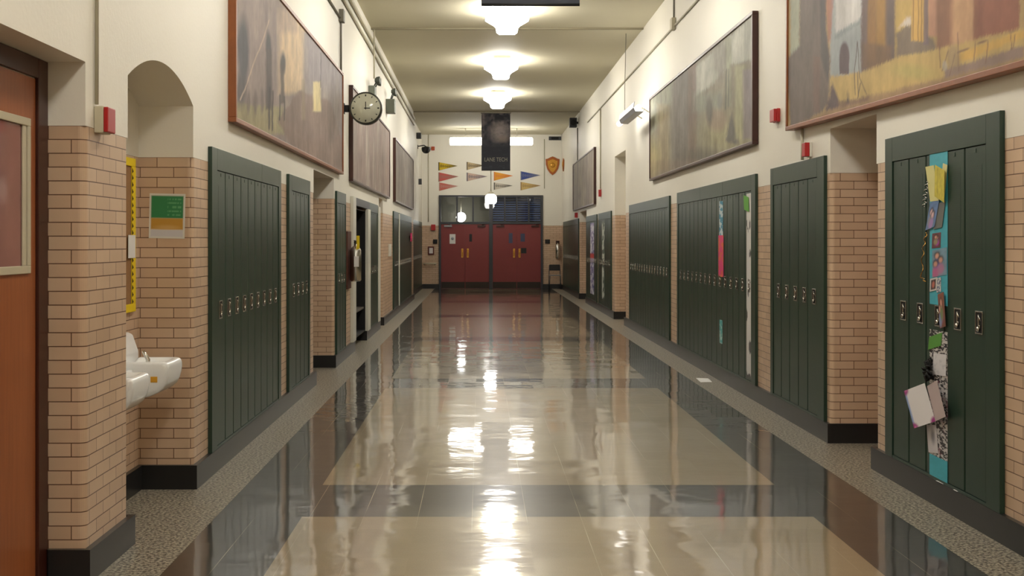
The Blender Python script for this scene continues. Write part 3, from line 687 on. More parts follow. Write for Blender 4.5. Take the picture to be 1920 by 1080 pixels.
painting('right', 12.05, 19.4, 2.495, 3.79, p_right2, 'grey green landscape mural in the middle of the right wall', 380, 80, M_WOODD)
painting('right', 28.86, 35.4, 2.42, 3.75, p_soft((140,128,116), (176,164,140), (110,100,98), 63), 'smallest looking mural on the right, far down by the end wall', 160, 40, M_WOODD)

# ------------------------------------------------------------ banners and pennants
def banner_paint(W, gu, gv):
    P = Paint(gu, gv, (44,46,54)); n = fbm(gu*7, gv*12, 71)
    P.mix((n*3-1.2)*np.clip((gv-.4)*3, 0, 1), (132,122,124), .85); P.ell(.6, .68, .28, .14, (156,146,144), .75, .6); P.rect(.1, .45, .32, 1, (50,52,62), .6, .08)
    P.ell(.75, .55, .2, .05, (150,134,124), .5, .6); P.mix(fbm(gu*9, gv*40, 75)*4-2.4, (60,66,72), .5); return P.c
def banner(x, y, zb, zt, label):
    root = thing('hanging_banner', label, 'banner', (x, y, zt)); w, h = .38, zt-zb
    sheet('cloth', (-w, 0, -h), (2*w, 0, 0), (0, 0, h-.02), 60, 120, banner_paint, M_CLOTH, .004, root)
    mb = MB(); mb.tube([(-w-.02, .002, -.012), (w+.02, .002, -.012)], .012, 10); mb.build('rod', M_PIPED, root)
    mb = MB(); mb.tube([(-w, .002, -h+.006), (w, .002, -h+.006)], .012, 10); mb.build('bottom_rod', M_BLK, root)
    mb = MB()
    for sx in (-w*.8, w*.8): mb.tube([(sx, .002, -.005), (sx, .002, CEIL-zt-.0005 if y < 30 else 5.0-zt-.0005)], .004, 6)
    mb.build('cord', M_PIPED, root)
    cu = bpy.data.curves.new('lettering', 'FONT'); cu.body = 'LANE TECH'; cu.size = .15; cu.align_x = 'CENTER'; cu.extrude = .0012
    to = bpy.data.objects.new('tmp', cu); C.objects.link(to); dg = bpy.context.evaluated_depsgraph_get(); dg.update()
    me = bpy.data.meshes.new_from_object(to.evaluated_get(dg)); bpy.data.objects.remove(to)
    me.transform(Matrix.Translation((0, -.003, -h+.24)) @ Matrix.Diagonal((.78, 1, 1, 1)) @ Matrix.Rotation(math.pi/2, 4, 'X'))
    me.materials.clear(); me.materials.append(mat('faded_lettering', rgb(140,136,122), .7)); o = bpy.data.objects.new('lettering', me); C.objects.link(o); o.parent = root
    return root
banner(.42, 32.85, 3.43, 4.96, 'dark banner lettered LANE TECH hanging mid corridor before the end doors')
banner(.39, 9.6, 3.375, 4.9, 'dark banner at the top edge, only its bottom hem in view')

def epx(x, y, d=0): return ((x-CX)*(YE-d)/F, YE-d, EYE+(CY-y)*(YE-d)/F)
def pennant(x0, x1, y0, y1, c1, c2, label, drop=0):
    A, B, T = epx(x0, y0), epx(x0, y1), epx(x1, (y0+y1)/2-1)
    w = T[0]-A[0]; root = thing('pennant', label, 'pennant', (A[0], YE-.001, B[2]), 0, 'felt pennants above the end doors')
    n, m = 40, 14; verts = []; cols = []; faces = []; H = A[2]-B[2]; tz = T[2]-B[2]; rng = random.Random(x0)
    for i in range(n+1):
        u = i/n
        for j in range(m+1):
            v = j/m; lo = tz*u; hi = H*(1-u)+tz*u; verts.append((u*w, -.008-.004*math.sin(u*9), lo+(hi-lo)*v))
    W = np.array(verts); u = W[:,0]/w; v = W[:,2]/H; P = Paint(u, v, c1); P.rect(-1, -1, .05, 2, c2, 1, .02); P.mix(u*2.2-.75, c2, .75)
    for k in range(5): P.ell(.14+k*.11, .55-.02*k, .045, .16-.02*k, c2, .85, .25); P.ell(.14+k*.11, .55-.02*k, .016, .08-.01*k, c1, .9, .25)
    for i in range(n):
        for j in range(m): a = i*(m+1)+j; faces.append((a, a+m+1, a+m+2, a+1))
    k = len(verts)
    verts += [(0, -.001, 0), (0, -.001, H), (w, -.001, tz)]; faces.append((k, k+1, k+2))
    faces.append(tuple([k, k+2]+[i*(m+1) for i in range(n, -1, -1)])); faces.append(tuple([k+2, k+1]+[i*(m+1)+m for i in range(n+1)]))
    me = bpy.data.meshes.new('felt'); me.from_pydata(verts, [], faces); at = me.color_attributes.new('paint', 'FLOAT_COLOR', 'POINT')
    full = np.ones((len(verts), 4), np.float32); full[:k, :3] = P.c; full[k:, :3] = lc(c2); at.data.foreach_set('color', full.ravel()); me.materials.append(M_CLOTH)
    o = bpy.data.objects.new('felt', me); C.objects.link(o); o.parent = root
pennant(822, 858, 304, 320, (206,176,40), (44,40,30), 'yellow and black pennant, top left above the end doors')
pennant(822, 860, 323, 341, (196,96,88), (150,120,110), 'plain red pennant below the yellow and black one')
pennant(823, 859, 342, 358, (200,110,98), (190,150,140), 'faded red pennant lowest on the left above the doors')
pennant(875, 908, 303.5, 319, (190,170,132), (60,48,34), 'beige pennant with dark stripe half hidden by the banner')
pennant(875, 914, 323.5, 340, (198,172,156), (90,92,112), 'pinkish pennant with blue letters left of the pendant rod')
pennant(926, 962, 322, 339, (226,158,50), (214,120,70), 'orange pennant just below the banner')
pennant(926, 961, 342, 356, (206,196,180), (40,48,44), 'white pennant with a black point below the orange one')
pennant(976, 1013, 321, 338, (64,80,146), (118,122,140), 'blue pennant, upper one at the right above the doors')
pennant(976, 1014, 341, 357, (204,176,112), (150,120,84), 'tan gold pennant below the blue one')

def shield(name, label, loc, rz, w, h):
    root = thing(name, label, 'plaque', loc, rz)
    def out(k, y): return [(a*w*k, y, b*h*k) for a, b in ((0,-.5),(.2,-.38),(.38,-.18),(.48,.08),(.5,.36),(.34,.38),(.2,.44),(0,.5),(-.2,.44),(-.34,.38),(-.5,.36),(-.48,.08),(-.38,-.18),(-.2,-.38))]
    mb = MB(); mb.prism(out(1, -.001), (0, -.03, 0), 0, .006); mb.build('board', M_COPPER, root)
    mb = MB(); mb.prism(out(.72, -.0312), (0, -.012, 0), 0, .004); mb.lathe([(.09*w*2, -.0432), (.07*w*2, -.055), (0, -.06)], (0, 0, .02), 'y', 18); mb.build('crest', mat('gilt', rgb(206,150,58), .3, metal=.5, noise=.2), root)
p = epx(1036, 311); shield('shield_plaque', 'copper and gold shield plaque on the end wall, right of the pennants', p, 0, .46, .62)
shield('shield_plaque', 'brown shield plaque seen edge on at the end of the right wall', (XR-.001, 40.0, 4.02), -math.pi/2, .5, .42)

# ------------------------------------------------------------ clock, emergency lights, alarms, speakers
root = thing('wall_clock', 'round double faced clock on a bracket between the left murals', 'clock', (-1.508, 16.45, 3.31))
mb = MB(); R_ = .215
mb.lathe([(R_-.02, -.07), (R_, -.065), (R_, .065), (R_-.02, .07)], (0,0,0), 'y', 48, 0); mb.build('case', mat('clock_case', rgb(70,70,62), .3, metal=.3), root)
mb = MB(); mb.lathe([(0, -.0712), (R_-.022, -.0712), (R_-.022, -.0706), (0, -.0706)], (0,0,0), 'y', 48); mb.build('dial', mat('clock_dial', rgb(206,206,186), .12, coat=.5), root)
for k in range(12):
    mb = MB(); a = k*math.pi/6; c, s_ = math.sin(a), math.cos(a); r0, r1 = .155, .178
    q = Vector((s_, 0, -c))*(.005 if k % 3 else .008); A = Vector((c*r0, -.0725, s_*r0)); B = Vector((c*r1, -.0725, s_*r1)); mb.prism([A-q, A+q, B+q, B-q], (0, .001, 0)); mb.build('hour_mark', M_BLK, root)
mb = MB(); mb.box(-.005, .005, -.0745, -.0735, -.02, .085); mb.build('hand', M_BLK, root)
mb = MB(); mb.box(-.02, .06, -.0763, -.0753, -.006, .006); mb.build('hand', M_BLK, root)
mb = MB(); mb.box(-.2915, -.285, -.06, .06, -.07, .07, 0, .002); mb.box(-.285, -.205, -.03, .03, -.045, .045, 0, .006); mb.build('bracket', M_BLK, root)

def emergency(loc, label, sc=1):
    root = thing('emergency_light', label, 'emergency light', loc)
    m = mat('grey_green_metal', rgb(112,118,106), .5)
    mb = MB(); mb.box(.001, .13*sc, -.17, .17, -.14*sc, .06*sc, 0, .01); mb.build('battery_box', m, root)
    for s in (-1, 1):
        mb = MB(); mb.tube([(.09, s*.1, .061*sc), (.12, s*.1, .13*sc)], .012, 8)
        mb.lathe([(.03, .0), (.055, .03), (.065, .07), (.06, .085), (0, .08)], (.10, s*.12, .17*sc), 'x', 20); mb.build('lamp_head', mat('lamp_head_metal', rgb(88,94,88), .35, metal=.4), root)
emergency((XL, 20.2, 4.02), 'small grey twin head emergency light directly above the clock', .8)
emergency((XL, 23.9, 4.2), 'grey green twin head emergency light to the right of the clock', 1.3)

def wallbox(name, label, cat, side, y, z, ly, lz, d, m, X=None, red=None, extra=None):
    X = X if X is not None else (XL if side == 'left' else XR); s = 1 if side == 'left' else -1
    root = thing(name, label, cat, (X, y, z)); a, b = sorted((.001*s, d*s)); mb = MB(); mb.box(a, b, -ly/2, ly/2, -lz/2, lz/2, 0, .004); mb.build('back_box', m, root)
    if red:
        a, b = sorted(((d+.0003)*s, (d+red)*s)); mb = MB(); mb.box(a, b, -ly/2, ly/2, -lz/2+.004, lz/2-.004, 0, .004); mb.build('cover', M_RED, root)
    return root
wallbox('fire_alarm', 'beige boxed red fire alarm on a conduit beside the near left door', 'alarm', 'left', 5.85, 2.12, .12, .125, .045, M_BEIGE, red=.022)
wallbox('fire_alarm', 'slim red fire alarm just above the five plain lockers', 'alarm', 'right', 10.15, 2.30, .1, .12, .02, M_WTRIM, red=.04)
wallbox('fire_alarm', 'red alarm box between the two big right murals', 'alarm', 'right', 11.25, 2.69, .16, .12, .03, M_RED, red=.03)
wallbox('fire_alarm', 'tiny red alarm at the bottom of a conduit left of the tall niche', 'alarm', 'right', 27.7, 2.63, .16, .16, .03, M_RED, red=.03)
wallbox('fire_alarm', 'tiny red alarm over the farthest right locker bank', 'alarm', 'right', 34.4, 2.28, .16, .14, .04, M_RED, red=.04)
wallbox('notice_holder', 'small white notice box on the tiles left of the far left lockers', 'notice box', 'left', 24.6, 1.38, .5, .24, .03, M_WTRIM)
def endbox(name, label, cat, x0, x1, y0, y1, d, m, m2=None):
    p, q = epx(x0, y1), epx(x1, y0); root = thing(name, label, cat, ((p[0]+q[0])/2, YE, (p[2]+q[2])/2)); w, h = (q[0]-p[0])/2, (q[2]-p[2])/2
    mb = MB(); mb.box(-w, w, -d, -.001, -h, h, 0, .004); mb.build('back_box', m, root)
    if m2: mb = MB(); mb.box(-w*.6, w*.6, -d-.006, -d-.0003, -h*.65, h*.65, 0, .002); mb.build('face', m2, root)
endbox('fire_alarm', 'red alarm on the end wall, left of the red doors', 'alarm', 808.5, 816.5, 421, 432, .06, M_RED, M_RED)
endbox('switch_plate', 'dark switch plate on the end wall left of the red doors', 'switch', 812, 820, 449, 457, .02, M_BLK, M_DARK)
endbox('framed_notice', 'small red framed notice low left of the red doors', 'notice', 802.5, 814, 462, 478, .025, mat('notice_frame', rgb(96,40,34), .5), M_PAPER)
endbox('switch_plate', 'dark switch plate on the end wall right of the red doors', 'switch', 1022, 1031, 449, 457, .02, M_BLK, M_DARK)
endbox('vent_grille', 'dark slot vent high on the end wall at the right', 'vent', 1029, 1052, 256, 263, .03, M_STEELD, M_BLK)
p, q = epx(792, 494), epx(822, 494)
root = thing('hand_rail', 'short pale rail on the end wall left of the doors', 'rail', ((p[0]+q[0])/2-.02, YE, p[2])); mb = MB(); mb.tube([(-.22, -.07, 0), (.22, -.07, 0)], .025, 12); mb.build('rail', M_BEIGE, root)
mb = MB()
for x in (-.17, .17): mb.tube([(x, -.001, -.05), (x, -.06, -.01)], .012, 8)
mb.build('bracket', M_PIPED, root)
# speakers and camera near the ceiling
root = thing('loudspeaker', 'small black loudspeaker high on the right wall under the ceiling', 'speaker', (XR, 34.2, 4.82)); mb = MB(); mb.box(-.24, -.04, -.12, .12, -.13, .13, 0, .012); mb.build('cabinet', M_DARK, root)
mb = MB(); mb.box(-.04, -.0005, -.03, .03, -.03, .03, 0, .003); mb.build('bracket', M_BLK, root); mb = MB(); mb.lathe([(.08, -.1202), (.075, -.126), (0, -.1215)], (-.14, 0, 0), 'y', 24); mb.build('cone', M_BLK, root)
root = thing('security_camera', 'dark dome camera high in the left corner by the end wall', 'camera', (XL2, 38.2, 4.42)); mb = MB(); mb.box(.001, .02, -.05, .05, -.02, .1, 0, .003); mb.tube([(.02, 0, .06), (.2, 0, .09), (.26, 0, .05)], .018, 10); mb.build('bracket', M_STEELD, root)
mb = MB(); mb.lathe([(.02, .06), (.13, .03), (.14, -.02), (.12, -.1), (.07, -.15), (0, -.165)], (.26, 0, 0), 'z', 28); mb.build('dome', M_DARK, root)
wallbox('junction_box', 'small dark box on the left wall above the dome camera', 'junction box', 'left', 37.6, 4.75, .2, .18, .14, M_STEELD, X=XL2)
wallbox('junction_box', 'tiny dark box on the left wall below the dome camera', 'junction box', 'left', 38.8, 3.42, .12, .18, .1, M_STEELD, X=XL2)
endbox('fire_alarm', 'small orange red horn high left on the end wall', 'alarm', 809, 815, 275, 282, .06, M_RED, M_COPPER)

def doornote(x0, x1, y0, y1, m, label, m2=None):
    p, q = epx(x0, y1, .0225), epx(x1, y0, .0225); root = thing('door_notice', label, 'notice', ((p[0]+q[0])/2, YE-.022, (p[2]+q[2])/2)); w, h = (q[0]-p[0])/2, (q[2]-p[2])/2
    mb = MB(); mb.box(-w, w, -.0025, -.0002, -h, h); mb.build('sheet', m, root)
    if m2: mb = MB(); mb.lathe([(w*.5, -.0026), (w*.5, -.0032), (0, -.0033)], (0, 0, h*.1), 'y', 16); mb.build('emblem', m2, root)
M_NB = mat('slate_notice', rgb(74,78,104), .6)
doornote(843, 854, 439, 457, M_PAPER, 'white paper notice on the leftmost red door leaf', mat('grey_print', rgb(160,166,176), .7))
doornote(880, 885, 439, 453, M_DARK, 'narrow dark sticker on the second red door leaf from the left')
doornote(954, 961, 437, 456, M_NB, 'slate blue sticker on the third red door leaf from the left')
doornote(976, 984, 438, 453, M_NB, 'slate blue sticker high on the rightmost red door leaf')
doornote(977, 987, 465, 475, M_DARK, 'dark sticker beside the handle of the rightmost red door leaf')
# conduits
def conduit(pts, r, label, m=M_PIPE, boxes=()):
    root = thing('conduit', label, 'conduit', pts[0]); o = Vector(pts[0]); mb = MB(); mb.tube([Vector(p)-o for p in pts], r, 10); mb.build('pipe', m, root)
    for b in boxes: v = Vector(b)-o; mb = MB(); mb.box(v.x-.03, v.x+.03, v.y-.08, v.y+.08, v.z-.08, v.z+.08, 0, .006); mb.build('junction_box', m, root)
e = .016
conduit([(XL+.011, 5.8, 4.38), (XL+.011, 5.8, 2.19)], .009, 'vertical conduit running down to the near left fire alarm')
conduit([(XL+e, -5, 4.41), (XL+e, 15.9, 4.41), (XL+e, 15.95, 4.38), (XL+e, 15.95, 3.72)], .013, 'thin dark conduit above the largest left mural, turning down at its end', M_PIPED, [(XL+.031, 15.93, 4.44)])
conduit([(XL+.03, -5, 4.86), (XL+.03, 33.5, 4.86)], .028, 'upper painted pipe along the left wall under the ceiling')
conduit([(XL+.025, -5, 4.70), (XL+.025, 33.5, 4.70)], .022, 'lower painted pipe along the left wall under the ceiling')
conduit([(XL+.08, 20.2, 4.994), (XL+.08, 20.2, 4.2)], .013, 'vertical conduit feeding the emergency light above the clock')
conduit([(XR-e, -5, 4.53), (XR-e, 31, 4.53)], .014, 'long horizontal conduit high along the right wall', M_PIPE, [(XR-.031, 17.2, 4.56)])
conduit([(XR-e, 17.2, CEIL-.002), (XR-e, 17.2, 4.65)], .012, 'short drop conduit high above the grey green landscape', M_PIPED)
conduit([(XR-e, 27.7, 4.51), (XR-e, 27.7, 2.72)], .014, 'vertical conduit down to the tiny red alarm beside the tall niche', M_PIPE)
conduit([(XR-e, 34.2, 4.68), (XR-e, 34.2, 3.76)], .014, 'vertical conduit below the black loudspeaker', M_PIPED)
conduit([(XR-e, 10.35, 2.49), (XR-e, 10.35, 2.23)], .012, 'short conduit from the nearest right mural down to the lockers', M_PIPE)
conduit([(-1.7, YE-.016, CEIL-.002), (-1.7, YE-.016, 2.2)], .014, 'vertical conduit on the end wall at the left', M_PIPE)
conduit([(2.12, YE-.016, 4.93), (2.12, YE-.016, 3.3)], .012, 'vertical conduit on the end wall right of the pennants', M_PIPE)

# ------------------------------------------------------------ extinguishers, chair
def extinguisher(root, org, H=.5, r=.075, body=None):
    x, y, z = org; body = body or M_CHROME
    mb = MB(); mb.lathe([(r*.75, 0), (r, .02), (r, H-.06), (r*.7, H-.015), (r*.3, H), (r*.28, H+.03), (0, H+.03)], (x, y, z), 'z', 24); mb.build('cylinder', body, root)
    mb = MB(); mb.box(x-.02, x+.02, y-.022, y+.022, z+H+.031, z+H+.065, 0, .004); mb.box(x-.012, x+.012, y-.13, y+.02, z+H+.066, z+H+.078, 0, .003); mb.box(x-.012, x+.012, y-.12, y-.022, z+H+.04, z+H+.05, 0, .003); mb.build('valve', M_DARK, root)
    mb = MB(); mb.tube([(x, y+.022, z+H+.05), (x, y+.1, z+H+.03), (x, y+.12, z+H-.12), (x, y+.1, z+.16), (x, y+.1, z+.06)], [.01,.01,.01,.01,.016], 8); mb.build('hose', M_BLK, root)
root = thing('fire_extinguisher', 'silver fire extinguisher with yellow tag on the left wall by the open cupboard', 'fire extinguisher', (XL, 16.85, .95))
mb = MB(); mb.box(.001, .03, -.24, .24, -.04, .74, 0, .006); mb.build('backboard', mat('board_wood', rgb(78,36,24), .5, noise=.2), root)
extinguisher(root, (.112, 0, .06), .48, .078)
mb = MB(); mb.box(.135, .175, -.09, -.084, .5, .68, 0, .001); mb.build('tag', M_YEL, root)
mb = MB(); mb.box(.10, .165, -.083, -.0785, .26, .40, 0, .001); mb.build('paper_label', M_PAPER, root)
root = thing('fire_extinguisher', 'silver fire extinguisher on the end wall above the chair', 'fire extinguisher', (2.56, YE, .98))
mb = MB(); mb.box(-.06, .06, -.02, -.001, .05, .6, 0, .004); mb.build('bracket', M_WOODD, root); extinguisher(root, (0, -.1, .0), .5, .078)
root = thing('school_chair', 'small chair with a black back and grey seat below the far extinguisher', 'chair', (2.44, 40.45, 0), -math.pi/2)
mb = MB(); mb.box(-.19, .17, -.19, .19, .44, .465, 0, .01); mb.build('seat', M_GREY, root)
mb = MB(); mb.box(-.215, -.195, -.17, .17, .6, .8, 0, .008); mb.build('backrest', M_DARK, root)
for sx in (-1, 1):
    for sy in (-1, 1):
        mb = MB()
        if sx < 0: mb.tube([(-.2, sy*.19, .0), (-.19, sy*.185, .45), (-.218, sy*.17, .78)], .012, 8)
        else: mb.tube([(.17, sy*.19, 0), (.15, sy*.17, .435)], .012, 8)
        mb.build('leg', M_STEELD, root)

# ------------------------------------------------------------ drinking fountain
root = thing('drinking_fountain', 'white two basin drinking fountain in the arched niche', 'drinking fountain', (-2.144, 6.92, .62))
mb = MB(); mb.prism([(.001, -.56, .0), (.09, -.56, .0), (.09, -.56, .27), (.055, -.56, .37), (.03, -.56, .385), (.001, -.56, .385)], (0, 1.12, 0), 0, .008); mb.build('back_panel', M_WHITE, root)
def basin(y0, y1, dz):
    # loft in y of a side profile, hollow on top
    t = bmesh.new(); prof_out = [(.092, .0), (.20, .02), (.315, .055), (.352, .11), (.366, .19), (.36, .222), (.345, .236)]
    rim_in = [(.32, .232), (.29, .20), (.23, .175), (.15, .175), (.11, .20), (.092, .236)]
    prof = prof_out+rim_in; n = len(prof); rings = []
    w = y1-y0; sts = [(0, .86, .0), (.012, .95, 0), (.04, 1, 0), (.08, 1, 1), (w/2, 1, 1), (w-.08, 1, 1), (w-.04, 1, 0), (w-.012, .95, 0), (w, .86, 0)]
    for yy, k, hol in sts:
        ring = []
        for i, (x, z) in enumerate(prof):
            if i >= len(prof_out) and not hol: z = .236
            xx = .092+(x-.092)*(.93+.07*k) ; z2 = .236-(.236-z)*(.9+.1*k)
            if k < 1: z2 -= (1-k)*.03 if z > .2 else 0
            ring.append(t.verts.new((xx, y0+yy, z2+dz)))
        rings.append(ring)
    for A, B in zip(rings, rings[1:]):
        for i in range(n): t.faces.new((A[i], A[(i+1) % n], B[(i+1) % n], B[i]))
    t.faces.new(rings[0]); t.faces.new(rings[-1][::-1])
    m = MB(); m.add(t, 0, True); o = m.build('basin', M_WHITE, root)
    sub = o.modifiers.new('soft', 'SUBSURF'); sub.levels = 1; sub.render_levels = 1
    yc = (y0+y1)/2
    m = MB(); m.tube([(.20, yc, .17+dz), (.20, yc, .235+dz), (.185, yc, .262+dz), (.172, yc, .285+dz)], [.014, .013, .011, .009], 12); m.tube([(.2, yc, .172+dz), (.2, yc, .182+dz)], .024, 16); m.build('bubbler', M_CHROME, o)
    return o
basin(-.54, -.2, -.008); b2 = basin(.18, .53, .005)
mb = MB(); mb.box(.262, .30, .1772, .187, .125, .158, 0, .001); mb.build('sticker', mat('amber_sticker', rgb(220,160,30), .4), b2)
mb = MB(); mb.box(.09, .16, -.2, .18, .05, .2, 0, .01); mb.build('bridge', M_WHITE, root)
# poster and yellow bordered board in the niche
def poster(W, gu, gv):
    P = Paint(gu, gv, (222,222,216)); P.rect(.05, .45, .95, .95, (48,134,84), 1, .02); P.rect(.05, .2, .95, .45, (196,150,60), 1, .03); P.ell(.5, .24, .3, .05, (214,176,110), .8, .5); P.rect(.05, .04, .95, .19, (206,206,212), 1, .02)
    for k in range(5): P.mix(((np.abs(gv-(.88-.09*k)) < .018) & (gu > .5) & (gu < .9) & (vnoise(gu*26, gv*0+k, 3) > .35)).astype(float), (110,180,130), .7)
    return P.c
k = 7.8/F; x0, x1, z0, z1 = (280-CX)*k, (347-CX)*k, EYE+(CY-447)*k, EYE+(CY-363)*k
o = sheet('poster', (x0, 7.797, z0), (x1-x0, 0, 0), (0, 0, z1-z0), 60, 60, poster, M_PRINT, .002); tag(o, 'green and gold poster on the tiled niche side wall', 'poster'); o.rotation_euler = (0, math.radians(1.2), 0)
root = thing('bulletin_board', 'yellow and black bordered notice board on the niche back wall', 'notice board', (-2.144, 7.1, 1.12))
mb = MB(); mb.box(.001, .012, -.55, .57, 0, .94); mb.build('backing', M_CORK, root)
mb = MB()
for (a, b, c, d) in ((-.55, .57, 0, .05), (-.55, .57, .89, .94), (-.55, -.5, .05, .89), (.49, .57, .05, .89)): mb.box(.0122, .02, a, b, c, d, 0, .002)
mb.build('border', M_YEL, root)
mb = MB()
for i in range(20): z = .05+i*.042; mb.prism([(.0203, .49, z), (.0203, .515, z+.012), (.0203, .49, z+.03)], (.0015, 0, 0))
mb.build('zigzag', M_BLK, root)
mb = MB(); mb.box(.0203, .023, .4, .55, .33, .47); mb.build('paper', M_PAPER, root)

# ------------------------------------------------------------ things stuck to lockers
XS = XR-.0225                                       # face of the right hand locker doors
def rp(x, y, lift=0): X = XS-lift; Y = F*X/(x-CX); return Vector((X, Y, EYE+(CY-y)*Y/F))
def stick(name, label, cat, corners, lift, fn=None, m=None, nu=24, nv=24, group=None, thick=.0015):
    """corners in order: lower far, lower near, upper near, upper far as seen on the door"""
    A, B, D = [rp(*corners[i], lift) for i in (0, 1, 3)]
    if fn is None: fn = lambda W, gu, gv: Paint(gu, gv, m).c
    o = sheet(name, A, B-A, D-A, nu, nv, fn, M_PRINT, thick); return tag(o, label, cat, group)
def teal_top(W, gu, gv): P = Paint(gu, gv, (72,172,190)); P.grain(fbm(gu*6, gv*60, 2), .12); return P.c
def zebra(W, gu, gv):
    P = Paint(gu, gv, (206,202,200)); n = fbm(gu*14+3*fbm(gu*6, gv*40, 4), gv*95, 5, 2); P.mix((n > .5).astype(float), (44,42,46), 1); P.mix(fbm(gu*4, gv*20, 8)*5-3.4, (196,90,120), .6); return P.c
def photo(seed, bg, skin=(214,160,140)):
    def f(W, gu, gv):
        P = Paint(gu, gv, bg); rg = random.Random(seed); P.grain(fbm(gu*4, gv*6, seed), .3)
        for k in range(3):
            cx, cy = rg.uniform(.2, .8), rg.uniform(.45, .8)
            P.ell(cx, cy, .2, .14, (60,42,36), .9, .3); P.ell(cx, cy-.03, .13, .10, skin, 1, .3); P.ell(cx, cy-.35, .24, .2, (rg.randint(60,220), rg.randint(70,160), rg.randint(90,200)), .9, .3)
        return P.c
    return f
D0 = rp(1743, 300); D1 = rp(1778, 300); Yf, Yn = D0.y-.006, D1.y+.006
def strip(name, label, cat, z0, z1, lift, fn, nu, nv, ya=None, yb=None):
    ya, yb = ya or Yf, yb or Yn
    return tag(sheet(name, (XS-lift, ya, z0), (0, yb-ya, 0), (0, 0, z1-z0), nu, nv, fn, M_PRINT, .001), label, cat)
strip('wrapping_paper', 'teal paper covering the upper half of the decorated near right locker', 'wrapping paper', 1.18, 2.07, .002, teal_top, 10, 60)
strip('wrapping_paper', 'black and white patterned paper on the lower half of the decorated locker', 'wrapping paper', .29, 1.03, .002, zebra, 60, 260)
o = strip('wrapping_paper', 'small teal paper rectangle at the foot of the decorated locker', 'wrapping paper', .165, .29, .003, teal_top, 10, 10)
# folded yellow sheets
stick('yellow_sheet', 'pale yellow folded sheet, left one at the top of the teal locker', 'paper', [(1744,378), (1760,376), (1754,309), (1735,313)], .012, m=(214,208,140))
stick('yellow_sheet', 'darker yellow sheet, front one at the top of the teal locker', 'paper', [(1752,368), (1770,380), (1774,302), (1753,309)], .02, lambda W, gu, gv: Paint(gu, gv, (204,190,70)).rect(.25, -.1, .32, 1.1, (150,136,40), .6, .1).grain(fbm(gu*8, gv*9, 3), .25).c)
stick('yellow_sheet', 'pale yellow sheet peeking out right of the darker yellow one', 'paper', [(1762,372), (1770,376), (1777,308), (1768,306)], .008, m=(216,208,150))
stick('photo_print', 'tilted blue and pink photo hanging below the yellow sheets', 'photo', [(1735,432), (1752,425), (1762,378), (1744,380)], .01, photo(3, (100,130,176), (226,190,190)))
stick('photo_print', 'grey back of a photo behind the tilted blue one', 'photo', [(1750,430), (1766,426), (1765,380), (1756,382)], .007, m=(110,112,108))
stick('photo_print', 'small photo of a face below the tilted photo', 'photo', [(1747,466), (1763,464), (1764,436), (1748,438)], .004, photo(5, (110,60,70)))
stick('photo_print', 'larger group photo cut out in the middle of the teal paper', 'photo', [(1748,520), (1775,515), (1775,466), (1748,470)], .004, photo(8, (120,150,170)))
stick('photo_print', 'little square photo with white border above the locker handle', 'photo', [(1743,547), (1756,544), (1756,521), (1744,523)], .006, lambda W, gu, gv: Paint(gu, gv, (210,205,200)).rect(.15, .12, .85, .88, (70,60,62), 1, .05).ell(.5, .5, .2, .25, (190,110,96), 1, .3).c)
stick('text_strip', 'narrow white lettered strip right of the little square photo', 'paper', [(1756,549), (1764,547), (1764,520), (1756,522)], .005, lambda W, gu, gv: Paint(gu, gv, (214,212,210)).mix((vnoise(gu*5, gv*14, 4) > .6).astype(float), (70,90,130), .8).c)
stick('photo_print', 'tall photo with long brown hair beside the wrapped locker handle', 'photo', [(1762,616), (1773,612), (1774,550), (1758,552)], .014, photo(12, (130,80,64), (226,170,150)))
stick('green_note', 'bright green paper scrap below the wrapped locker handle', 'paper', [(1740,656), (1764,648), (1764,627), (1742,632)], .006, m=(86,150,60))
stick('white_note', 'white note on the patterned paper above the greeting card', 'paper', [(1749,702), (1773,706), (1772,662), (1750,662)], .006, lambda W, gu, gv: Paint(gu, gv, (222,220,224)).mix(fbm(gu*5, gv*6, 3)*4-2.3, (160,160,172), .5).c)
stick('white_note', 'narrow white note hanging under the greeting card', 'paper', [(1741,848), (1759,850), (1759,796), (1737,796)], .006, lambda W, gu, gv: Paint(gu, gv, (212,206,208)).ell(.6, .6, .2, .25, (120,116,124), .8, .5).c)
# greeting card
root = thing('greeting_card', 'open white greeting card with purple corners on the decorated locker', 'card', rp(1741, 760, .03))
org = root.location
def card(W, gu, gv):
    P = Paint(gu, gv, (226,222,222)); P.rect(-.1, -.1, .07, 1.1, (120,150,206), .9, .03)
    for cx, cy in ((0, 1), (0, 0), (1, 0)): P.ell(cx, cy, .2, .13, (160,60,130), 1, .25); P.ell(cx+.08, cy, .05, .05, (206,120,170), 1, .4)
    return P.c
A, B, D = rp(1714, 803, .07)-org, rp(1754, 790, .02)-org, rp(1695, 733, .07)-org
sheet('front_page', A, B-A, D-A, 30, 30, card, M_PRINT, .001, root)
A2, B2, D2 = rp(1754, 790, .018)-org, rp(1773, 781, .05)-org, rp(1738, 724, .018)-org
sheet('back_page', A2, B2-A2, D2-A2, 10, 10, lambda W, gu, gv: Paint(gu, gv, (206,186,184)).c, M_PRINT, .001, root)
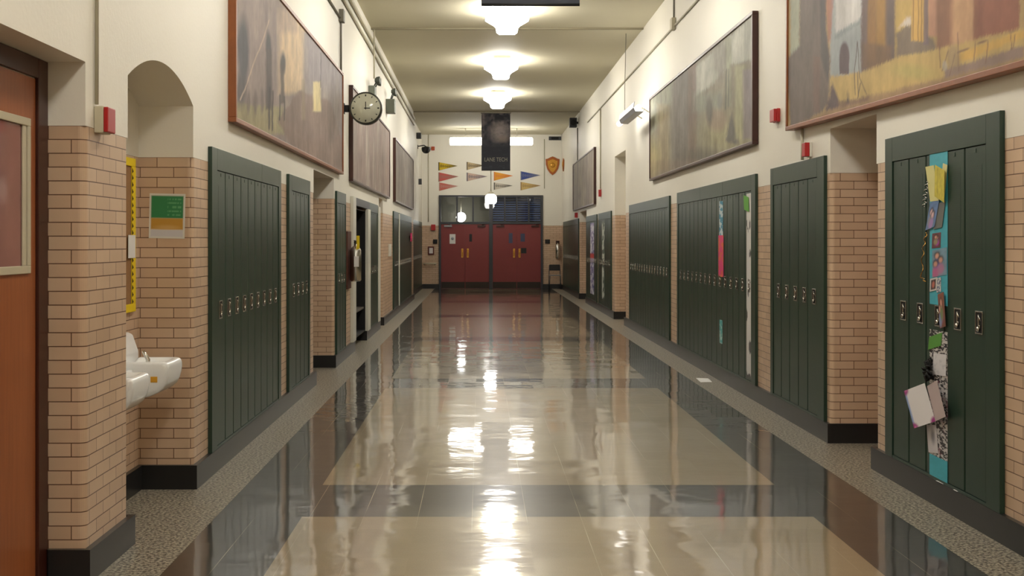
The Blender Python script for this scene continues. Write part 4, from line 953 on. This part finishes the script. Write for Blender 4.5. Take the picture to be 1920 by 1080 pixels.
# bow
root = thing('black_bow', 'fluffy black bow on the decorated locker above the greeting card', 'bow', rp(1740, 694, .03)); rg = random.Random(4)
mb = MB()
for k in range(16):
    a = k*2.4; rr = .03+.012*rg.random(); c = Vector((rg.uniform(-.012, .018), math.cos(a)*rr, math.sin(a)*rr*1.3)); pts = [c*.2, c+Vector((-.012, 0, .01)), c*1.5, c+Vector((.01, 0, -.012)), c*.25]
    mb.tube(pts, [.004, .009, .004, .009, .004], 6)
mb.build('loops', M_BLK, root)
def curl(name, label, xs, ys, m, amp, lift=.02):
    root = thing(name, label, 'ribbon', rp(xs[0], ys[0], lift)); o = root.location; pts = []; n = 60
    for i in range(n):
        t = i/(n-1)*(len(xs)-1); k = min(int(t), len(xs)-2); f = t-k; p = rp(xs[k]+(xs[k+1]-xs[k])*f, ys[k]+(ys[k+1]-ys[k])*f, lift)-o
        a = i*.55; pts.append(p+Vector((math.sin(a)*amp*.7, math.cos(a)*amp, 0)))
    mb = MB(); mb.tube(pts, .0028, 6); mb.build('curl', m, root)
curl('curled_ribbon', 'shiny silver curled ribbon beside the yellow sheets', (1739, 1735, 1733), (340, 365, 388), M_CHROME, .016)
curl('curled_ribbon', 'thin gold curled ribbon dangling left of the photos', (1737, 1733, 1730, 1728, 1735), (436, 455, 480, 520, 528), M_BRASS, .009)
# bank of fifteen: pink and white decorated doors
def dec(c1, c2, seed, s=(5, 60), th=.5):
    def f(W, gu, gv): P = Paint(gu, gv, c1); P.mix((fbm(gu*s[0], gv*s[1], seed, 3) > th).astype(float), c2, .9); return P.c
    return f
def dy(x): return F*XS/(x-CX)
def vstrip(name, label, cat, x0, x1, z0, z1, fn, nu=16, nv=120, lift=.003, bow=0): return strip(name, label, cat, z0, z1, lift, fn, nu, nv, dy(x0), dy(x1))
vstrip('paper_streamer', 'white paper strip with black marks down the near end locker of the long bank', 'decoration', 1400.5, 1413, .2, 2.03, dec((222,220,216), (60,56,60), 14, (2, 12), .66), lift=.004)
vstrip('paper_streamer', 'blue and white foil strip above the hot pink one', 'decoration', 1349, 1356, 1.62, 2.0, dec((60,140,170), (210,220,220), 16, (3, 12)), 8, 60)
vstrip('paper_streamer', 'hot pink and orange wrapping strip above the locker handles', 'decoration', 1348, 1357.5, 1.16, 1.62, dec((222,60,120), (226,110,60), 17, (3, 9), .55), 8, 60, .006)
vstrip('paper_streamer', 'short teal foil strip low on the pink decorated locker', 'decoration', 1349.5, 1355, .42, .68, dec((80,170,170), (190,215,210), 18, (3, 9)), 8, 40)
stick('green_note', 'round green paper shape left of the white marked strip', 'paper', [(1395,393), (1404,397), (1404,368), (1394,366)], .012, m=(96,170,60))
vstrip('paper_streamer', 'lilac and blue streamer with a red patch on the locker before the far doorway', 'decoration', 1107, 1114, .3, 2.0, lambda W, gu, gv: (lambda P: (P.rect(-1, .5, 2, .57, (190,60,60), 1, .02), P)[1])(Paint(gu, gv, (150,140,180)).mix((fbm(gu*3, gv*22, 3) > .5).astype(float), (206,206,216), .9).mix((fbm(gu*3+5, gv*18, 9) > .6).astype(float), (70,80,140), .9)).c, 8, 90)
vstrip('paper_streamer', 'thin white and grey streamer on the locker beside the tall niche', 'decoration', 1129, 1133.5, .3, 1.95, dec((196,200,190), (50,70,60), 23, (2, 16)), 8, 90)
root = thing('pink_bow', 'small pink bow on the far left locker bank', 'bow', (XL+.024, 31.4, 1.66)); mb = MB()
for s in (-1, 1): mb.prism([(.004, 0, -.02), (.03, s*.25, -.11), (.03, s*.27, .11), (.004, 0, .02)], (.02, 0, 0), 0, .004)
mb.lathe([(.02, 0), (.05, .02), (.05, .04), (0, .06)], (0, 0, 0), 'x', 14); mb.build('loops', mat('pink_ribbon', rgb(220,50,110), .4), root)
# papers on the floor and ledge
mb = MB(); mb.prism([(-.07, -.22, 0), (.06, -.2, 0), (.08, .16, 0), (-.05, .2, 0)], (0, 0, .002)); o = mb.build('dropped_paper', M_PAPER, None, (2.5, 13.9, .001)); tag(o, 'white paper lying on the speckled floor border below the pink decorated lockers', 'paper')
for i, (yy, rz, lb) in enumerate(((7.22, .5, 'longer white tape strip on the ledge under the decorated locker'), (6.98, -.9, 'shorter white tape strip on the ledge under the decorated locker'))):
    mb = MB(); mb.prism([(-.004, -.05+.02*i, 0), (.004, -.05+.02*i, 0), (.004, .05-.02*i, .0), (-.004, .05-.02*i, .0)], (0, 0, .002)); o = mb.build('tape_strip', M_PAPER, None, (2.672, yy, .151)); o.rotation_euler = (0, 0, rz*.05); tag(o, lb, 'tape')

# ------------------------------------------------------------ world, camera
w = bpy.data.worlds.new('world'); bpy.context.scene.world = w; w.use_nodes = True
w.node_tree.nodes['Background'].inputs[0].default_value = (1, .93, .82, 1); w.node_tree.nodes['Background'].inputs[1].default_value = .02
cam = bpy.data.cameras.new('camera'); co = bpy.data.objects.new('camera', cam); C.objects.link(co)
co.location = (0, 0, EYE); co.rotation_euler = (math.pi/2, 0, 0); cam.sensor_width = 36; cam.lens = 36*F/1920
cam.shift_x = (960-CX)/1920; cam.shift_y = -(540-CY)/1920; cam.clip_end = 200
bpy.context.scene.camera = co
vs = bpy.context.scene.view_settings; vs.view_transform = 'Standard'; vs.look = 'None'; vs.gamma = 1; vs.exposure = .62; vs.use_curve_mapping = False
